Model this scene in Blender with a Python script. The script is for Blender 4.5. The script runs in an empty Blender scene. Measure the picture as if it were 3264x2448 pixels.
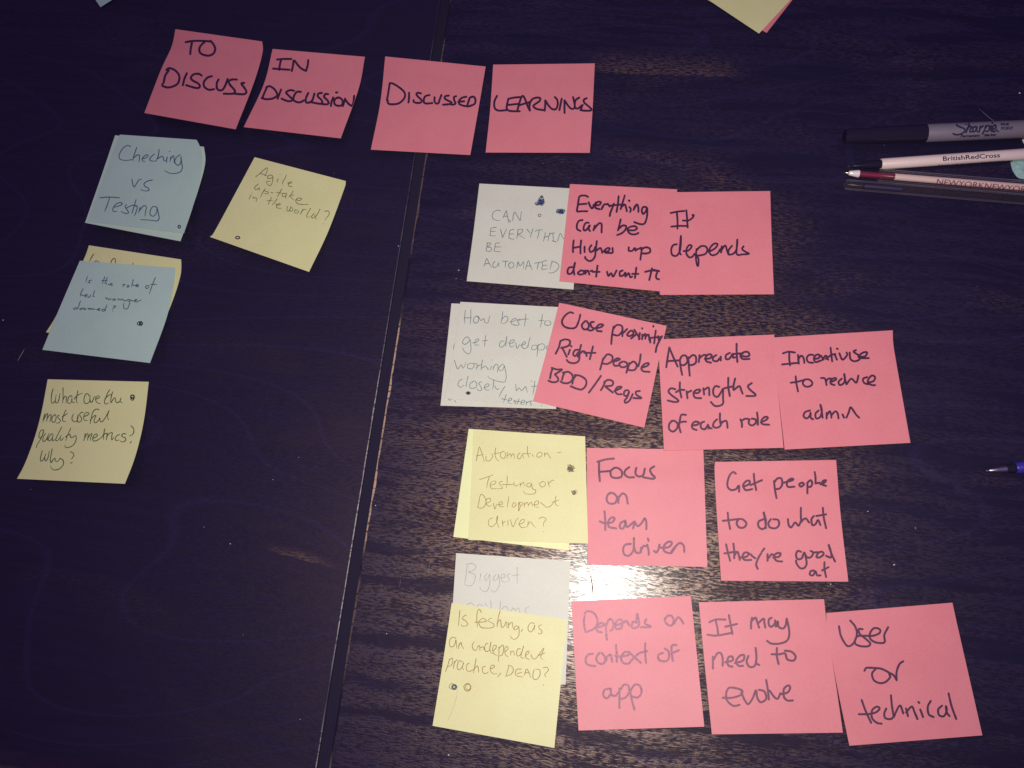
import bpy, bmesh, math, random
from mathutils import Vector, Matrix, noise
random.seed(7)
SC = bpy.context.scene
COL = SC.collection
MM = 0.001

# ------------------------------------------------------------------ camera
W_PX, H_PX = 3264, 2448                     # pixel frame of the phone picture
F_PX, CAM_H = 2640.0, 0.5435                # focal length in pixels, height over the table (m)
TX, TY = 0.26073, 0.08575                   # tilt of the phone
_cx, _sx, _cy, _sy = math.cos(TX), math.sin(TX), math.cos(TY), math.sin(TY)
ROT = Matrix(((_cy, 0, _sy), (0, 1, 0), (-_sy, 0, _cy))) @ Matrix(((1, 0, 0), (0, _cx, -_sx), (0, _sx, _cx)))
cam_d = bpy.data.cameras.new('camera')
cam_d.sensor_width = 36; cam_d.lens = F_PX / W_PX * 36
cam_d.clip_start = 0.01; cam_d.clip_end = 50
cam = bpy.data.objects.new('camera', cam_d); COL.objects.link(cam)
cam.matrix_world = Matrix.Translation((0, 0, CAM_H)) @ ROT.to_4x4()
SC.camera = cam

# ------------------------------------------------------------------ light
world = bpy.data.worlds.new("World"); SC.world = world; world.use_nodes = True
bg = world.node_tree.nodes['Background']
bg.inputs[0].default_value = (0.40, 0.25, 1.0, 1); bg.inputs[1].default_value = 0.16
fl_d = bpy.data.lights.new('phone_flash', 'SPOT')
fl_d.energy = 12.9; fl_d.color = (1.0, 0.965, 0.875); fl_d.shadow_soft_size = 0.0028
fl_d.spot_size = math.radians(116); fl_d.spot_blend = 1.0
fl = bpy.data.objects.new('phone_flash', fl_d); COL.objects.link(fl)
FLASH_OFF = (0.026, 0.014, 0.0)
fl.matrix_world = Matrix.Translation(Vector((0, 0, CAM_H)) + Vector(FLASH_OFF)) @ ROT.to_4x4()
SC.view_settings.view_transform = 'Standard'; SC.view_settings.look = 'None'
SC.view_settings.gamma = 1.0; SC.view_settings.exposure = 0.0; SC.view_settings.use_curve_mapping = False
SC.cycles.use_denoising = True
SC.cycles.max_bounces = 10; SC.cycles.transmission_bounces = 8
SC.cycles.caustics_reflective = False; SC.cycles.caustics_refractive = False

# ------------------------------------------------------------------ helpers
def ray(p):
    return (ROT @ Vector(((p[0] - W_PX / 2) / F_PX, -(p[1] - H_PX / 2) / F_PX, -1.0))).normalized()
def at(p, z=0.0):                           # point of the place that the picture shows at pixel p, at height z
    d = ray(p); t = (z - CAM_H) / d.z
    return Vector((0, 0, CAM_H)) + d * t
def tag(o, label=None, cat=None, group=None, kind=None):
    if label: o['label'] = label
    if cat: o['category'] = cat
    if group: o['group'] = group
    if kind: o['kind'] = kind
    return o
def mesh_obj(name, verts, faces, m, parent=None, smooth=False):
    me = bpy.data.meshes.new(name); me.from_pydata([tuple(v) for v in verts], [], faces)
    if not isinstance(m, (list, tuple)): m = [m]
    for x in m: me.materials.append(x)
    if smooth: me.polygons.foreach_set('use_smooth', [True] * len(me.polygons))
    me.update()
    o = bpy.data.objects.new(name, me); COL.objects.link(o)
    if parent: o.parent = parent
    return o
def empty(name, loc, rz=0.0):
    o = bpy.data.objects.new(name, None); COL.objects.link(o)
    o.location = loc; o.rotation_euler = (0, 0, rz); o.empty_display_size = 0.01
    return o
def crom(pts, step):                        # smooth curve through points
    if len(pts) < 3:
        a, b = pts[0], pts[-1]; n = max(1, int(math.dist(a, b) / step))
        return [(a[0] + (b[0] - a[0]) * i / n, a[1] + (b[1] - a[1]) * i / n) for i in range(n + 1)]
    P = [(2 * pts[0][0] - pts[1][0], 2 * pts[0][1] - pts[1][1])] + list(pts) + [(2 * pts[-1][0] - pts[-2][0], 2 * pts[-1][1] - pts[-2][1])]
    out = []
    for i in range(1, len(P) - 2):
        p0, p1, p2, p3 = P[i - 1], P[i], P[i + 1], P[i + 2]
        n = max(2, int(math.dist(p1, p2) / step))
        for k in range(n):
            t = k / n
            out.append(tuple(0.5 * (2 * p1[j] + (p2[j] - p0[j]) * t + (2 * p0[j] - 5 * p1[j] + 4 * p2[j] - p3[j]) * t * t + (3 * p1[j] - p0[j] - 3 * p2[j] + p3[j]) * t ** 3) for j in (0, 1)))
    out.append(tuple(pts[-1]))
    return out
def sstep(a, b, x):
    t = min(1, max(0, (x - a) / (b - a))); return t * t * (3 - 2 * t)

# ------------------------------------------------------------------ materials
class NT:
    def __init__(s, name):
        s.m = bpy.data.materials.new(name); s.m.use_nodes = True; s.t = s.m.node_tree
        s.b = s.t.nodes['Principled BSDF']
    def n(s, typ, **kw):
        nd = s.t.nodes.new(typ)
        for k, v in kw.items():
            if k.startswith('i_'): nd.inputs[k[2:].replace('_', ' ')].default_value = v
            else: setattr(nd, k, v)
        return nd
    def l(s, a, b): s.t.links.new(a, b)
    def math(s, op, a, b=None, clamp=False):
        nd = s.t.nodes.new('ShaderNodeMath'); nd.operation = op; nd.use_clamp = clamp
        for i, x in enumerate((a, b)):
            if x is None: continue
            if isinstance(x, (int, float)): nd.inputs[i].default_value = x
            else: s.l(x, nd.inputs[i])
        return nd.outputs[0]
    def ramp(s, x, a, b, lo=0.0, hi=1.0, smooth=True):
        nd = s.t.nodes.new('ShaderNodeMapRange'); nd.interpolation_type = 'SMOOTHSTEP' if smooth else 'LINEAR'
        s.l(x, nd.inputs[0])
        for i, v in ((1, a), (2, b), (3, lo), (4, hi)): nd.inputs[i].default_value = v
        return nd.outputs[0]
    def noise(s, co, scale, detail=3.0, rough=0.5, dist=0.0, vec=(1, 1, 1), off=(0, 0, 0)):
        mp = s.n('ShaderNodeMapping'); mp.inputs['Scale'].default_value = vec; mp.inputs['Location'].default_value = off
        s.l(co, mp.inputs['Vector'])
        nz = s.n('ShaderNodeTexNoise'); nz.inputs['Scale'].default_value = scale; nz.inputs['Detail'].default_value = detail
        nz.inputs['Roughness'].default_value = rough; nz.inputs['Distortion'].default_value = dist
        s.l(mp.outputs[0], nz.inputs['Vector'])
        return nz.outputs[0]
    def mix(s, f, a, b):
        nd = s.n('ShaderNodeMix'); nd.data_type = 'RGBA'
        if isinstance(f, (int, float)): nd.inputs[0].default_value = f
        else: s.l(f, nd.inputs[0])
        for i, x in ((6, a), (7, b)):
            if isinstance(x, tuple): nd.inputs[i].default_value = (*x, 1)
            else: s.l(x, nd.inputs[i])
        return nd.outputs[2]

def paper_mat(name, c, c2):
    k = NT(name); co = k.n('ShaderNodeTexCoord').outputs['Object']
    n1 = k.noise(co, 900, 2, 0.6); n2 = k.noise(co, 38, 3, 0.55)
    f = k.math('ADD', k.math('MULTIPLY', k.ramp(n1, 0.3, 0.7), 0.55), k.math('MULTIPLY', k.ramp(n2, 0.3, 0.7), 0.45))
    k.l(k.mix(f, c, c2), k.b.inputs['Base Color'])
    k.b.inputs['Roughness'].default_value = 0.50; k.b.inputs['Specular IOR Level'].default_value = 0.5
    bp = k.n('ShaderNodeBump'); bp.inputs['Strength'].default_value = 0.12; bp.inputs['Distance'].default_value = 0.00006
    k.l(k.noise(co, 1500, 3, 0.6), bp.inputs['Height']); k.l(bp.outputs[0], k.b.inputs['Normal'])
    return k.m
PAPER = {
 'pink': paper_mat('pink_paper', (0.705, 0.196, 0.230), (0.755, 0.234, 0.268)),
 'yellow': paper_mat('yellow_paper', (0.70, 0.655, 0.312), (0.76, 0.72, 0.372)),
 'yellow_bright': paper_mat('bright_yellow_paper', (0.76, 0.765, 0.385), (0.81, 0.815, 0.43)),
 'blue_light': paper_mat('light_blue_paper', (0.52, 0.64, 0.53), (0.57, 0.69, 0.57)),
 'blue': paper_mat('pale_blue_paper', (0.43, 0.565, 0.50), (0.49, 0.63, 0.555)),
 'grey': paper_mat('pale_grey_paper', (0.60, 0.58, 0.485), (0.655, 0.64, 0.545)),
}
def ink_mat(name, c, rough=0.5, spec=0.5, gloss=False):
    k = NT(name); co = k.n('ShaderNodeTexCoord').outputs['Object']
    n = k.noise(co, 1400, 2, 0.6)
    k.l(k.mix(k.ramp(n, 0.35, 0.65), c, tuple(x * 1.35 + 0.004 for x in c)), k.b.inputs['Base Color'])
    k.b.inputs['Roughness'].default_value = rough; k.b.inputs['Specular IOR Level'].default_value = spec
    if gloss:
        k.b.inputs['IOR'].default_value = 1.68
        k.b.inputs['Specular Tint'].default_value = (1.0, 0.52, 0.62, 1)
        k.l(k.ramp(n, 0.3, 0.7, rough - 0.02, rough + 0.05), k.b.inputs['Roughness'])
    return k.m
INK = {
 'marker': ink_mat('marker_ink', (0.030, 0.008, 0.036), 0.45, 0.75, True),
 'dot_ink': ink_mat('dot_ink', (0.010, 0.009, 0.028)),
 'olive_pen': ink_mat('olive_pen_ink', (0.16, 0.165, 0.07)),
 'blue_pen': ink_mat('blue_pen_ink', (0.060, 0.100, 0.150)),
 'teal_pen': ink_mat('teal_pen_ink', (0.115, 0.165, 0.175)),
 'pencil': ink_mat('dark_green_pen_ink', (0.062, 0.082, 0.042)),
 'brown_pen': ink_mat('brown_pen_ink', (0.24, 0.135, 0.03)),
 'slate_pen': ink_mat('slate_pen_ink', (0.030, 0.036, 0.065)),
 'faint_pencil': ink_mat('faint_pencil_line', (0.30, 0.225, 0.235)),
}
# ------------------------------------------------------------------ table
SEAM_A, SEAM_B = (1355, 495), (1048, 2438)            # right edge of the groove
sa, sb = at(SEAM_A), at(SEAM_B)
ydir = (sa - sb).normalized(); xdir = Vector((ydir.y, -ydir.x, 0))
RZ = math.atan2(xdir.y, xdir.x)
FR = Matrix.Translation(sb) @ Matrix.Rotation(RZ, 4, 'Z')       # table frame: x along the grain, y along the groove
FRI = FR.inverted()
def loc(p, z=0): return FRI @ at(p, z)
edge_y = loc((200, 2417)).y                           # near edge of the table top
gap = abs(loc((1096, 1900)).x - (loc((1132, 1900)).x))

def wood_mat(name, seed, lines, flames, glare_ovals, warm):
    k = NT(name); co = k.n('ShaderNodeTexCoord').outputs['Object']
    sep = k.n('ShaderNodeSeparateXYZ'); k.l(co, sep.inputs[0]); X, Y = sep.outputs[0], sep.outputs[1]
    off = (seed * 3.1, seed * 1.7, seed)
    warp = k.noise(co, 9, 2, 0.5, 0, (1, 2, 1), off)
    # warped grain coordinate
    yy = k.math('ADD', Y, k.math('MULTIPLY', k.math('SUBTRACT', warp, 0.5), 0.016))
    cb = k.n('ShaderNodeCombineXYZ'); k.l(X, cb.inputs[0]); k.l(yy, cb.inputs[1]); cb.inputs[2].default_value = seed
    gco = cb.outputs[0]
    pores = k.noise(gco, 1.0, 3, 0.6, 0, (260, 1300, 1))
    speck = k.noise(gco, 1.0, 3, 0.68, 0.0, (210, 1050, 1), (5, 3, 1))
    streak = k.noise(gco, 1.0, 4, 0.6, 0, (10, 230, 1))
    patch = k.noise(gco, 1.0, 3, 0.55, 0.4, (7, 22, 1), (seed, 2, 0))
    # growth lines as contours of a stretched smooth field
    fld = k.noise(co, 1.0, 1.2, 0.4, 0.0, (1.3, 5.0, 1), off)
    fr = k.math('FRACT', k.math('MULTIPLY', fld, lines))
    ln = k.math('MULTIPLY', k.ramp(fr, 0.0, 0.045), k.ramp(fr, 0.045, 0.11, 1, 0))
    ln = k.math('MULTIPLY', ln, k.ramp(pores, 0.35, 0.6, 0.08, 0.5))
    late = k.ramp(fr, 0.10, 1.0, 1.0, 0.0)
    wear_glare = k.math('MULTIPLY', k.ramp(patch, 0.52, 0.70), k.ramp(k.math('ADD', k.math('MULTIPLY', speck, 0.55), k.math('MULTIPLY', pores, 0.45)), 0.47, 0.58))
    wear_glare = k.math('MULTIPLY', wear_glare, warm)
    # oval of brown dashes along the grain: flash glare painted over some wear
    for (ux, uy, rx, ry, st) in glare_ovals:
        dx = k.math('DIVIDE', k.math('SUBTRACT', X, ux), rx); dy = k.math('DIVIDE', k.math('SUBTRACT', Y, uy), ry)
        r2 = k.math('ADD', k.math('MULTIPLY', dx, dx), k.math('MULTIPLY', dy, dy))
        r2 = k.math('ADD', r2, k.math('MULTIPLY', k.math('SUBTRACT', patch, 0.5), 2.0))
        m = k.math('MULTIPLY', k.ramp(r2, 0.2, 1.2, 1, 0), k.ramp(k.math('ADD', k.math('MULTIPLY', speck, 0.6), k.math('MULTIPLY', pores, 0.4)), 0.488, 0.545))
        wear_glare = k.math('MAXIMUM', wear_glare, k.math('MULTIPLY', m, st))
    # flame figures: sharp lower edge that fades upward, at their own places on the board
    for (x0, x1, y0, sl, wd, st) in flames:
        t = k.math('SUBTRACT', k.math('SUBTRACT', Y, y0), k.math('MULTIPLY', k.math('SUBTRACT', X, x0), sl))
        t = k.math('ADD', t, k.math('MULTIPLY', k.math('SUBTRACT', k.noise(co, 30, 2, 0.5), 0.5), 0.004))
        m = k.math('MULTIPLY', k.ramp(t, 0.0, 0.0006), k.ramp(t, 0.0006, wd, 1, 0))
        m = k.math('MULTIPLY', m, k.math('MULTIPLY', k.ramp(X, x0 - 0.01, x0 + 0.02), k.ramp(X, x1 - 0.03, x1, 1, 0)))
        m = k.math('MULTIPLY', m, k.ramp(speck, 0.45, 0.55, 0.0, 1.0))
        wear_glare = k.math('MAXIMUM', wear_glare, k.math('MULTIPLY', m, st))
    base = k.mix(k.ramp(streak, 0.4, 0.65), (0.0112, 0.0088, 0.0300), (0.0120, 0.0098, 0.0360))
    base = k.mix(ln, base, (0.021, 0.017, 0.070))
    base = k.mix(wear_glare, base, (0.125, 0.070, 0.052))
    k.l(base, k.b.inputs['Base Color'])
    # varnish: shiny where whole, dull in the pores
    mott = k.noise(gco, 1.0, 3, 0.6, 0, (60, 200, 1), (2, 9, 1))
    band = k.noise(gco, 1.0, 2, 0.5, 0, (9, 85, 1), (4, 7, 1))
    whole = k.math('ADD', k.math('MULTIPLY', k.ramp(speck, 0.42, 0.58), 0.55), k.math('ADD', k.math('MULTIPLY', k.ramp(streak, 0.38, 0.62), 0.2), k.math('MULTIPLY', k.ramp(mott, 0.38, 0.60), 0.25)))
    whole = k.math('MULTIPLY', whole, k.ramp(band, 0.36, 0.58, 0.45 if warm > 0.15 else 0.9, 1.05))
    k.l(k.ramp(whole, 0.30, 0.70, 0.50, 0.36), k.b.inputs['Roughness'])
    k.l(k.ramp(whole, 0.30, 0.72, 0.16 if warm > 0.15 else 0.38, 0.80 if warm > 0.15 else 0.50), k.b.inputs['Specular IOR Level'])
    k.l(k.ramp(whole, 0.20, 0.75, 0.30 if warm > 0.15 else 0.18, 0.66 if warm > 0.15 else 0.26), k.b.inputs['Coat Weight']); k.b.inputs['Coat Roughness'].default_value = 0.205
    k.b.inputs['Coat Tint'].default_value = (1, 1, 1, 1)
    k.b.inputs['IOR'].default_value = 1.55
    k.b.inputs['Specular Tint'].default_value = (1.0, 0.67, 0.50, 1)
    bp = k.n('ShaderNodeBump'); bp.inputs['Strength'].default_value = 0.8; bp.inputs['Distance'].default_value = 0.00030
    hgt = k.math('ADD', k.math('MULTIPLY', pores, 0.16), k.math('ADD', k.math('ADD', k.math('MULTIPLY', streak, 0.45), k.math('MULTIPLY', speck, 0.62)), k.math('MULTIPLY', ln, 0.12)))
    k.l(hgt, bp.inputs['Height']); k.l(bp.outputs[0], k.b.inputs['Normal'])
    bp2 = k.n('ShaderNodeBump'); bp2.inputs['Strength'].default_value = 0.24; bp2.inputs['Distance'].default_value = 0.0003
    k.l(hgt, bp2.inputs['Height']); k.l(bp2.outputs[0], k.b.inputs['Coat Normal'])
    return k.m
def fl_px(p0, p1, wd, st):                            # a flame figure between two places seen in the photo
    a, b = loc(p0), loc(p1); return (a.x, b.x, a.y, (b.y - a.y) / (b.x - a.x), wd, st)
glare_c = loc((2010, 1400))
wood_r = wood_mat('right_board_wood', 1.0, 34, [fl_px((1880, 232), (2400, 250), 0.024, 0.65)], [(glare_c.x, glare_c.y, 0.15, 0.20, 0.95)], 0.22)
wood_l = wood_mat('left_board_wood', 4.0, 30, [fl_px((860, 1755), (1100, 1826), 0.008, 0.8)], [], 0.12)
k = NT('worn_board_edge'); co = k.n('ShaderNodeTexCoord').outputs['Object']
nz = k.noise(co, 1.0, 4, 0.7, 0, (60, 420, 60)); nb = k.noise(co, 1.0, 2, 0.5, 0, (1, 14, 1), (3, 3, 3))
sp = k.n('ShaderNodeSeparateXYZ'); k.l(co, sp.inputs[0])
WY = (loc((1140, 1850)).y, loc((1165, 1690)).y, loc((1290, 900)).y, loc((1315, 740)).y)   # the stretch most rubbed by sleeves
reach = k.math('MULTIPLY', k.ramp(sp.outputs[1], WY[0], WY[1], 0.22, 1.0), k.ramp(sp.outputs[1], WY[2], WY[3], 1.0, 0.25))
k.l(k.mix(k.math('MULTIPLY', reach, k.math('MULTIPLY', k.ramp(nz, 0.36, 0.48), k.ramp(nb, 0.40, 0.50))), (0.014, 0.011, 0.030), (0.55, 0.36, 0.25)), k.b.inputs['Base Color'])
k.b.inputs['Roughness'].default_value = 0.6; k.b.inputs['Specular IOR Level'].default_value = 0.2
worn = k.m
k = NT('scuffed_edge_left'); co = k.n('ShaderNodeTexCoord').outputs['Object']
nz = k.noise(co, 1.0, 4, 0.7, 0, (60, 500, 60)); nb = k.noise(co, 1.0, 2, 0.5, 0, (1, 10, 1), (8, 1, 3))
sp = k.n('ShaderNodeSeparateXYZ'); k.l(co, sp.inputs[0])
reach = k.ramp(sp.outputs[1], loc((1190, 1350)).y, loc((1260, 950)).y, 1.0, 0.18)
k.l(k.mix(k.math('MULTIPLY', reach, k.math('MULTIPLY', k.ramp(nz, 0.36, 0.55), k.ramp(nb, 0.36, 0.55))), (0.02, 0.016, 0.05), (0.32, 0.27, 0.26)), k.b.inputs['Base Color'])
k.b.inputs['Roughness'].default_value = 0.5
scuffed = k.m
k = NT('groove_dirt'); k.b.inputs['Base Color'].default_value = (0.019, 0.014, 0.035, 1); k.b.inputs['Roughness'].default_value = 0.9
k.b.inputs['Specular IOR Level'].default_value = 0.15
co = k.n('ShaderNodeTexCoord').outputs['Object']; bp = k.n('ShaderNodeBump'); bp.inputs['Distance'].default_value = 0.0005
k.l(k.noise(co, 1.0, 3, 0.6, 0, (900, 30, 1)), bp.inputs['Height']); k.l(bp.outputs[0], k.b.inputs['Normal'])
groove_m = k.m

table = empty('table', FR.to_translation(), RZ)
tag(table, 'dark stained wooden table top of two boards with a worn dark groove between them', 'table')
Y0, Y1, THK = edge_y, 0.95, 0.028
def board(x_edge, x_far, m_top, m_edge, bev, jag):
    # cross-section: chamfered edge on the groove side, rounded near edge; small irregular chips along the chamfer
    s = 1 if x_far > x_edge else -1
    V, F, mi = [], [], []
    n = 420
    rows = []
    for i in range(n + 1):
        y = Y0 + (Y1 - Y0) * i / n
        j = jag * noise.noise(Vector((y * 170, x_edge * 50, 2))) + 0.6 * jag * noise.noise(Vector((y * 520, 3, 7)))
        b = bev * (1 + 0.5 * noise.noise(Vector((y * 60, 9, s)))) + j
        base = len(V)
        for (xx, zz) in ((x_far, 0), (x_edge + s * max(0.0003, b), 0), (x_edge + s * 0.15 * bev, -0.45 * bev), (x_edge, -1.2 * bev), (x_edge + s * 0.0004, -THK), (x_far, -THK)):
            V.append((xx, y, zz))
        rows.append(base)
    for i in range(n):
        a, c = rows[i], rows[i + 1]
        for q in range(6):
            r = (q + 1) % 6
            f = (a + q, a + r, c + r, c + q)
            F.append(f if s < 0 else f[::-1]); mi.append(1 if q == 1 else (2 if q in (2, 3) else 0))
    F.append(tuple(range(rows[0], rows[0] + 6))); mi.append(0)
    F.append(tuple(range(rows[-1], rows[-1] + 6))[::-1]); mi.append(0)
    o = mesh_obj('board', V, F, [m_top, m_edge, groove_m], table)
    o.data.polygons.foreach_set('material_index', mi)
    return o
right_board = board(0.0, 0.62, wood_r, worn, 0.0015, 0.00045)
right_board['label'] = 'right-hand board, grain with brown worn patches and a painted glare oval'
left_board = board(-gap, -0.70, wood_l, scuffed, 0.0007, 0.0001)
left_board['label'] = 'left-hand board, darker with curved grain lines'
mesh_obj('groove_strip', [(-gap - .002, Y0 + .001, -0.0022), (.002, Y0 + .001, -0.0022), (.002, Y1, -0.0022), (-gap - .002, Y1, -0.0022),
                         (-gap - .002, Y0 + .001, -0.012), (.002, Y0 + .001, -0.012), (.002, Y1, -0.012), (-gap - .002, Y1, -0.012)],
         [(0, 1, 2, 3), (7, 6, 5, 4), (0, 4, 5, 1), (1, 5, 6, 2), (2, 6, 7, 3), (3, 7, 4, 0)], groove_m, table)
k = NT('pale_scratch'); k.b.inputs['Base Color'].default_value = (0.26, 0.23, 0.26, 1); k.b.inputs['Roughness'].default_value = 0.5
scr = k.m
def scratch(pts, w, sm=None):                                  # a raised splinter-like scratch ridge on the varnish
    P = [FRI @ at(p) for p in crom(pts, 4)]
    V, F = [], []
    for i, p in enumerate(P):
        d = (P[min(i + 1, len(P) - 1)] - P[max(i - 1, 0)]).normalized(); nrm = Vector((-d.y, d.x, 0))
        t = i / max(1, len(P) - 1); hw = w * MM * 0.5 * math.sin(math.pi * (0.08 + 0.84 * t)) * random.uniform(0.6, 1.2)
        V += [p - nrm * hw + Vector((0, 0, -.00002)), p + Vector((0, 0, 0.00010)), p + nrm * hw + Vector((0, 0, -.00002))]
    for i in range(len(P) - 1):
        a = 3 * i; F += [(a, a + 3, a + 4, a + 1), (a + 1, a + 4, a + 5, a + 2)]
    mesh_obj('scratch', V, F, sm or scr, table)
scratch([(78, 1112), (66, 1133), (55, 1152)], 0.55)
scratch([(1390, 1545), (1365, 1568), (1340, 1591)], 0.16)
scratch([(1372, 1775), (1369, 1800), (1365, 1832)], 0.30)
scratch([(1277, 1842), (1275, 1860), (1273, 1878)], 0.22)
scratch([(3120, 345), (3150, 372), (3180, 395)], 0.25)
k = NT('dark_scratch'); k.b.inputs['Base Color'].default_value = (0.09, 0.035, 0.022, 1); k.b.inputs['Roughness'].default_value = 0.9; k.b.inputs['Specular IOR Level'].default_value = 0.1
dark_s = k.m
scratch([(1838, 1735), (1858, 1778), (1880, 1822)], 0.45, dark_s)
scratch([(1880, 1822), (1887, 1860), (1891, 1908)], 1.0, dark_s)
scratch([(1912, 1846), (1950, 1880), (1992, 1906)], 0.35, dark_s)
scratch([(1955, 1828), (2010, 1852), (2046, 1868)], 0.35, dark_s)
scratch([(2100, 1860), (2128, 1850), (2150, 1846)], 0.25, dark_s)
# grime spots and dust on the varnish: too many and too small to count
V, F = [], []
spots = [(1270, 784, .5), (1462, 861, .55), (1454, 888, .3), (3250, 296, .8), (10, 1020, .5), (734, 1733, .5), (1232, 2020, .4), (957, 2293, .3),
         (2850, 1800, .8), (2648, 1862, .5), (2155, 1886, .9), (2150, 1878, .6), (1197, 1611, .4), (1430, 2407, .6), (952, 1458, .3), (870, 1529, .3), (650, 1680, .3), (2766, 1630, .4), (2918, 1683, .4)]
for _ in range(34): spots.append((random.uniform(1300, 3200), random.uniform(60, 2400), random.uniform(.12, .26)))
for _ in range(10): spots.append((random.uniform(20, 1100), random.uniform(60, 2300), random.uniform(.10, .2)))
for (px, py, r) in spots:
    c = at((px, py)); r *= MM; b = len(V); nn = 6
    for i in range(nn):
        a = 2 * math.pi * i / nn; q = random.uniform(.6, 1.2) * r
        V.append(c + Vector((math.cos(a) * q, math.sin(a) * q * .8, 0.00001)))
    V.append(c + Vector((0, 0, r * .6)))
    F += [(b + i, b + (i + 1) % nn, b + nn) for i in range(nn)]
k = NT('dust_crumb'); k.b.inputs['Base Color'].default_value = (0.75, 0.72, 0.68, 1); k.b.inputs['Roughness'].default_value = 0.4
tag(mesh_obj('dust', V, F, k.m), kind='stuff')
# floor far below the near edge
k = NT('carpet'); co = k.n('ShaderNodeTexCoord').outputs['Object']
k.l(k.mix(k.noise(co, 60, 4, 0.6), (0.15, 0.12, 0.10), (0.25, 0.20, 0.16)), k.b.inputs['Base Color']); k.b.inputs['Roughness'].default_value = 0.95
V = [(-2, -2, -0.74), (2, -2, -0.74), (2, 2, -0.74), (-2, 2, -0.74)]
tag(mesh_obj('floor', V, [(0, 1, 2, 3)], k.m), kind='structure')

# ------------------------------------------------------------------ handwriting data (strokes read off the notes)
TEXT = {}
def W(key, x0, y0, s, w, ink, txt):
    for line in txt.strip().split('\n'):
        word, st = line.split('=', 1) if not line.startswith('-=') else ('-', line[2:])
        strokes = []
        for q in st.split('|'):
            strokes.append([(x0 + float(a.split(',')[0]) * s, y0 + float(a.split(',')[1]) * s) for a in q.split()])
        TEXT.setdefault(key, []).append(('handwritten_word', ink, w, strokes))
def D(key, cx, cy, rx, ry, w, ink=None):
    n = 14; ph = random.uniform(0, 6)
    st = [[(cx + rx * math.cos(ph + 2 * math.pi * i / n) * (1 + .08 * math.sin(3 * i)), cy + ry * math.sin(ph + 2 * math.pi * i / n)) for i in range(n + 3)]]
    TEXT.setdefault(key, []).append(('ink_dot', ink or 'dot_ink', w, st))
def S(key, cx, cy, rx, ry, turns, w):
    pts = []
    for i in range(int(turns * 3.2)):
        a = i * 1.9 + random.uniform(-.5, .5); r = random.uniform(.08, 1.0)
        pts.append((cx + rx * r * math.cos(a), cy + ry * r * math.sin(a)))
    TEXT.setdefault(key, []).append(('scribble', {'automation': 'brown_scribble'}.get(key, 'blue_scribble'), w, [pts]))
INK['blue_scribble'] = ink_mat('blue_scribble_ink', (0.02, 0.035, 0.10))
INK['brown_scribble'] = ink_mat('brown_scribble_ink', (0.09, 0.055, 0.025))
# key, crop x0,y0, native px per unit, stroke width (native px), ink, {word: strokes}
W('to_discuss',440,60,1.808,6.4,'marker',"""
TO=84,41 98,39 115,39 129,40|95,42 93,52 92,62|118,40 110,48 108,56 112,62 124,65 133,61 136,53 133,45 128,39
DISCUSS=54,91 48,100 45,113|50,90 55,87 64,90 71,97 73,105 70,114 62,119 52,121 43,118 43,115|86,96 82,105 79,117|112,100 107,97 98,98 93,104 97,109 106,114 109,119 106,122 98,121 85,117|130,101 122,104 116,112 117,120 125,125 134,124|142,107 139,113 139,122 143,126 149,125 154,117 158,106|174,107 166,107 160,110 162,116 168,123 171,128 167,132 151,132|187,113 182,114 187,121 191,128 189,132 183,133 170,132""")
W('in_discussion',780,150,1.808,6.2,'marker',"""
IN=57,22 70,21 82,21|64,23 62,31 61,40|50,38 64,39 79,40|86,24 85,33 83,42|88,24 94,32 100,38 108,42|112,23 111,32 108,42
DISCUSSION=39,71 35,80 31,90|38,71 44,69 52,74 57,82 56,87 48,91 38,92 30,90|64,75 61,83 58,91|87,77 80,76 73,80 78,86 84,92 82,95 75,95 65,91|99,79 92,79 87,86 86,93 92,97 99,97 104,94|112,81 108,90 108,97 113,98 119,94 123,82|136,81 130,82 129,87 135,93 137,98 133,100 126,99 116,97|147,83 142,83 140,88 146,94 148,99 144,101 132,100|156,89 153,97 152,104|161,80 163,80|165,89 159,92 158,99 162,103 170,103 173,97 170,91 164,89 157,93|177,91 175,98 173,104|177,92 183,100 189,104|193,86 192,95 190,104""")
W('discussed',1170,180,1.808,6.0,'marker',"""
DISCUSSED=40,47 38,60 36,72 35,77 37,78|40,47 46,48 56,54 65,62 67,69 64,76 57,82 50,84 40,84 36,81|74,64 74,73 73,81|95,65 89,64 87,67 91,72 96,77 95,81 88,82 82,80 82,77|110,68 103,70 100,76 101,82 107,83 115,82|119,72 119,79 122,83 126,82 128,76 131,68|144,69 138,70 137,74 143,78 149,81 145,84 134,85|157,70 153,72 154,78 156,83 151,85 147,84|175,71 167,73 162,79 163,84 170,87|161,80 171,79|181,73 179,79 177,85|182,72 188,71 191,76 190,83 185,86 178,88 171,87""")
W('learnings',1530,190,1.808,6.0,'marker',"""
LEARNINGS=30,64 26,72 25,80 27,87 34,90 47,89|50,69 48,78 47,86 51,90 60,91 70,91|51,69 60,67 72,66|49,80 58,79 68,78|66,89 69,78 73,66 76,64 80,71 84,82 88,90|68,81 77,78 87,75|88,76 87,84 88,88|87,78 92,70 100,67 106,68 105,73 98,78 94,82 100,87 112,89|115,72 115,81 114,90|116,73 121,81 127,87 134,87 137,79 136,71 132,66|144,69 142,79 140,89|149,72 149,83 149,94|150,73 156,82 162,87 167,84 166,74 164,66|175,67 169,71 167,78 168,85 173,86 178,82 181,80|180,82 178,88|188,68 183,71 184,76 191,82 197,88 193,90 184,90 177,89""")
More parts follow.
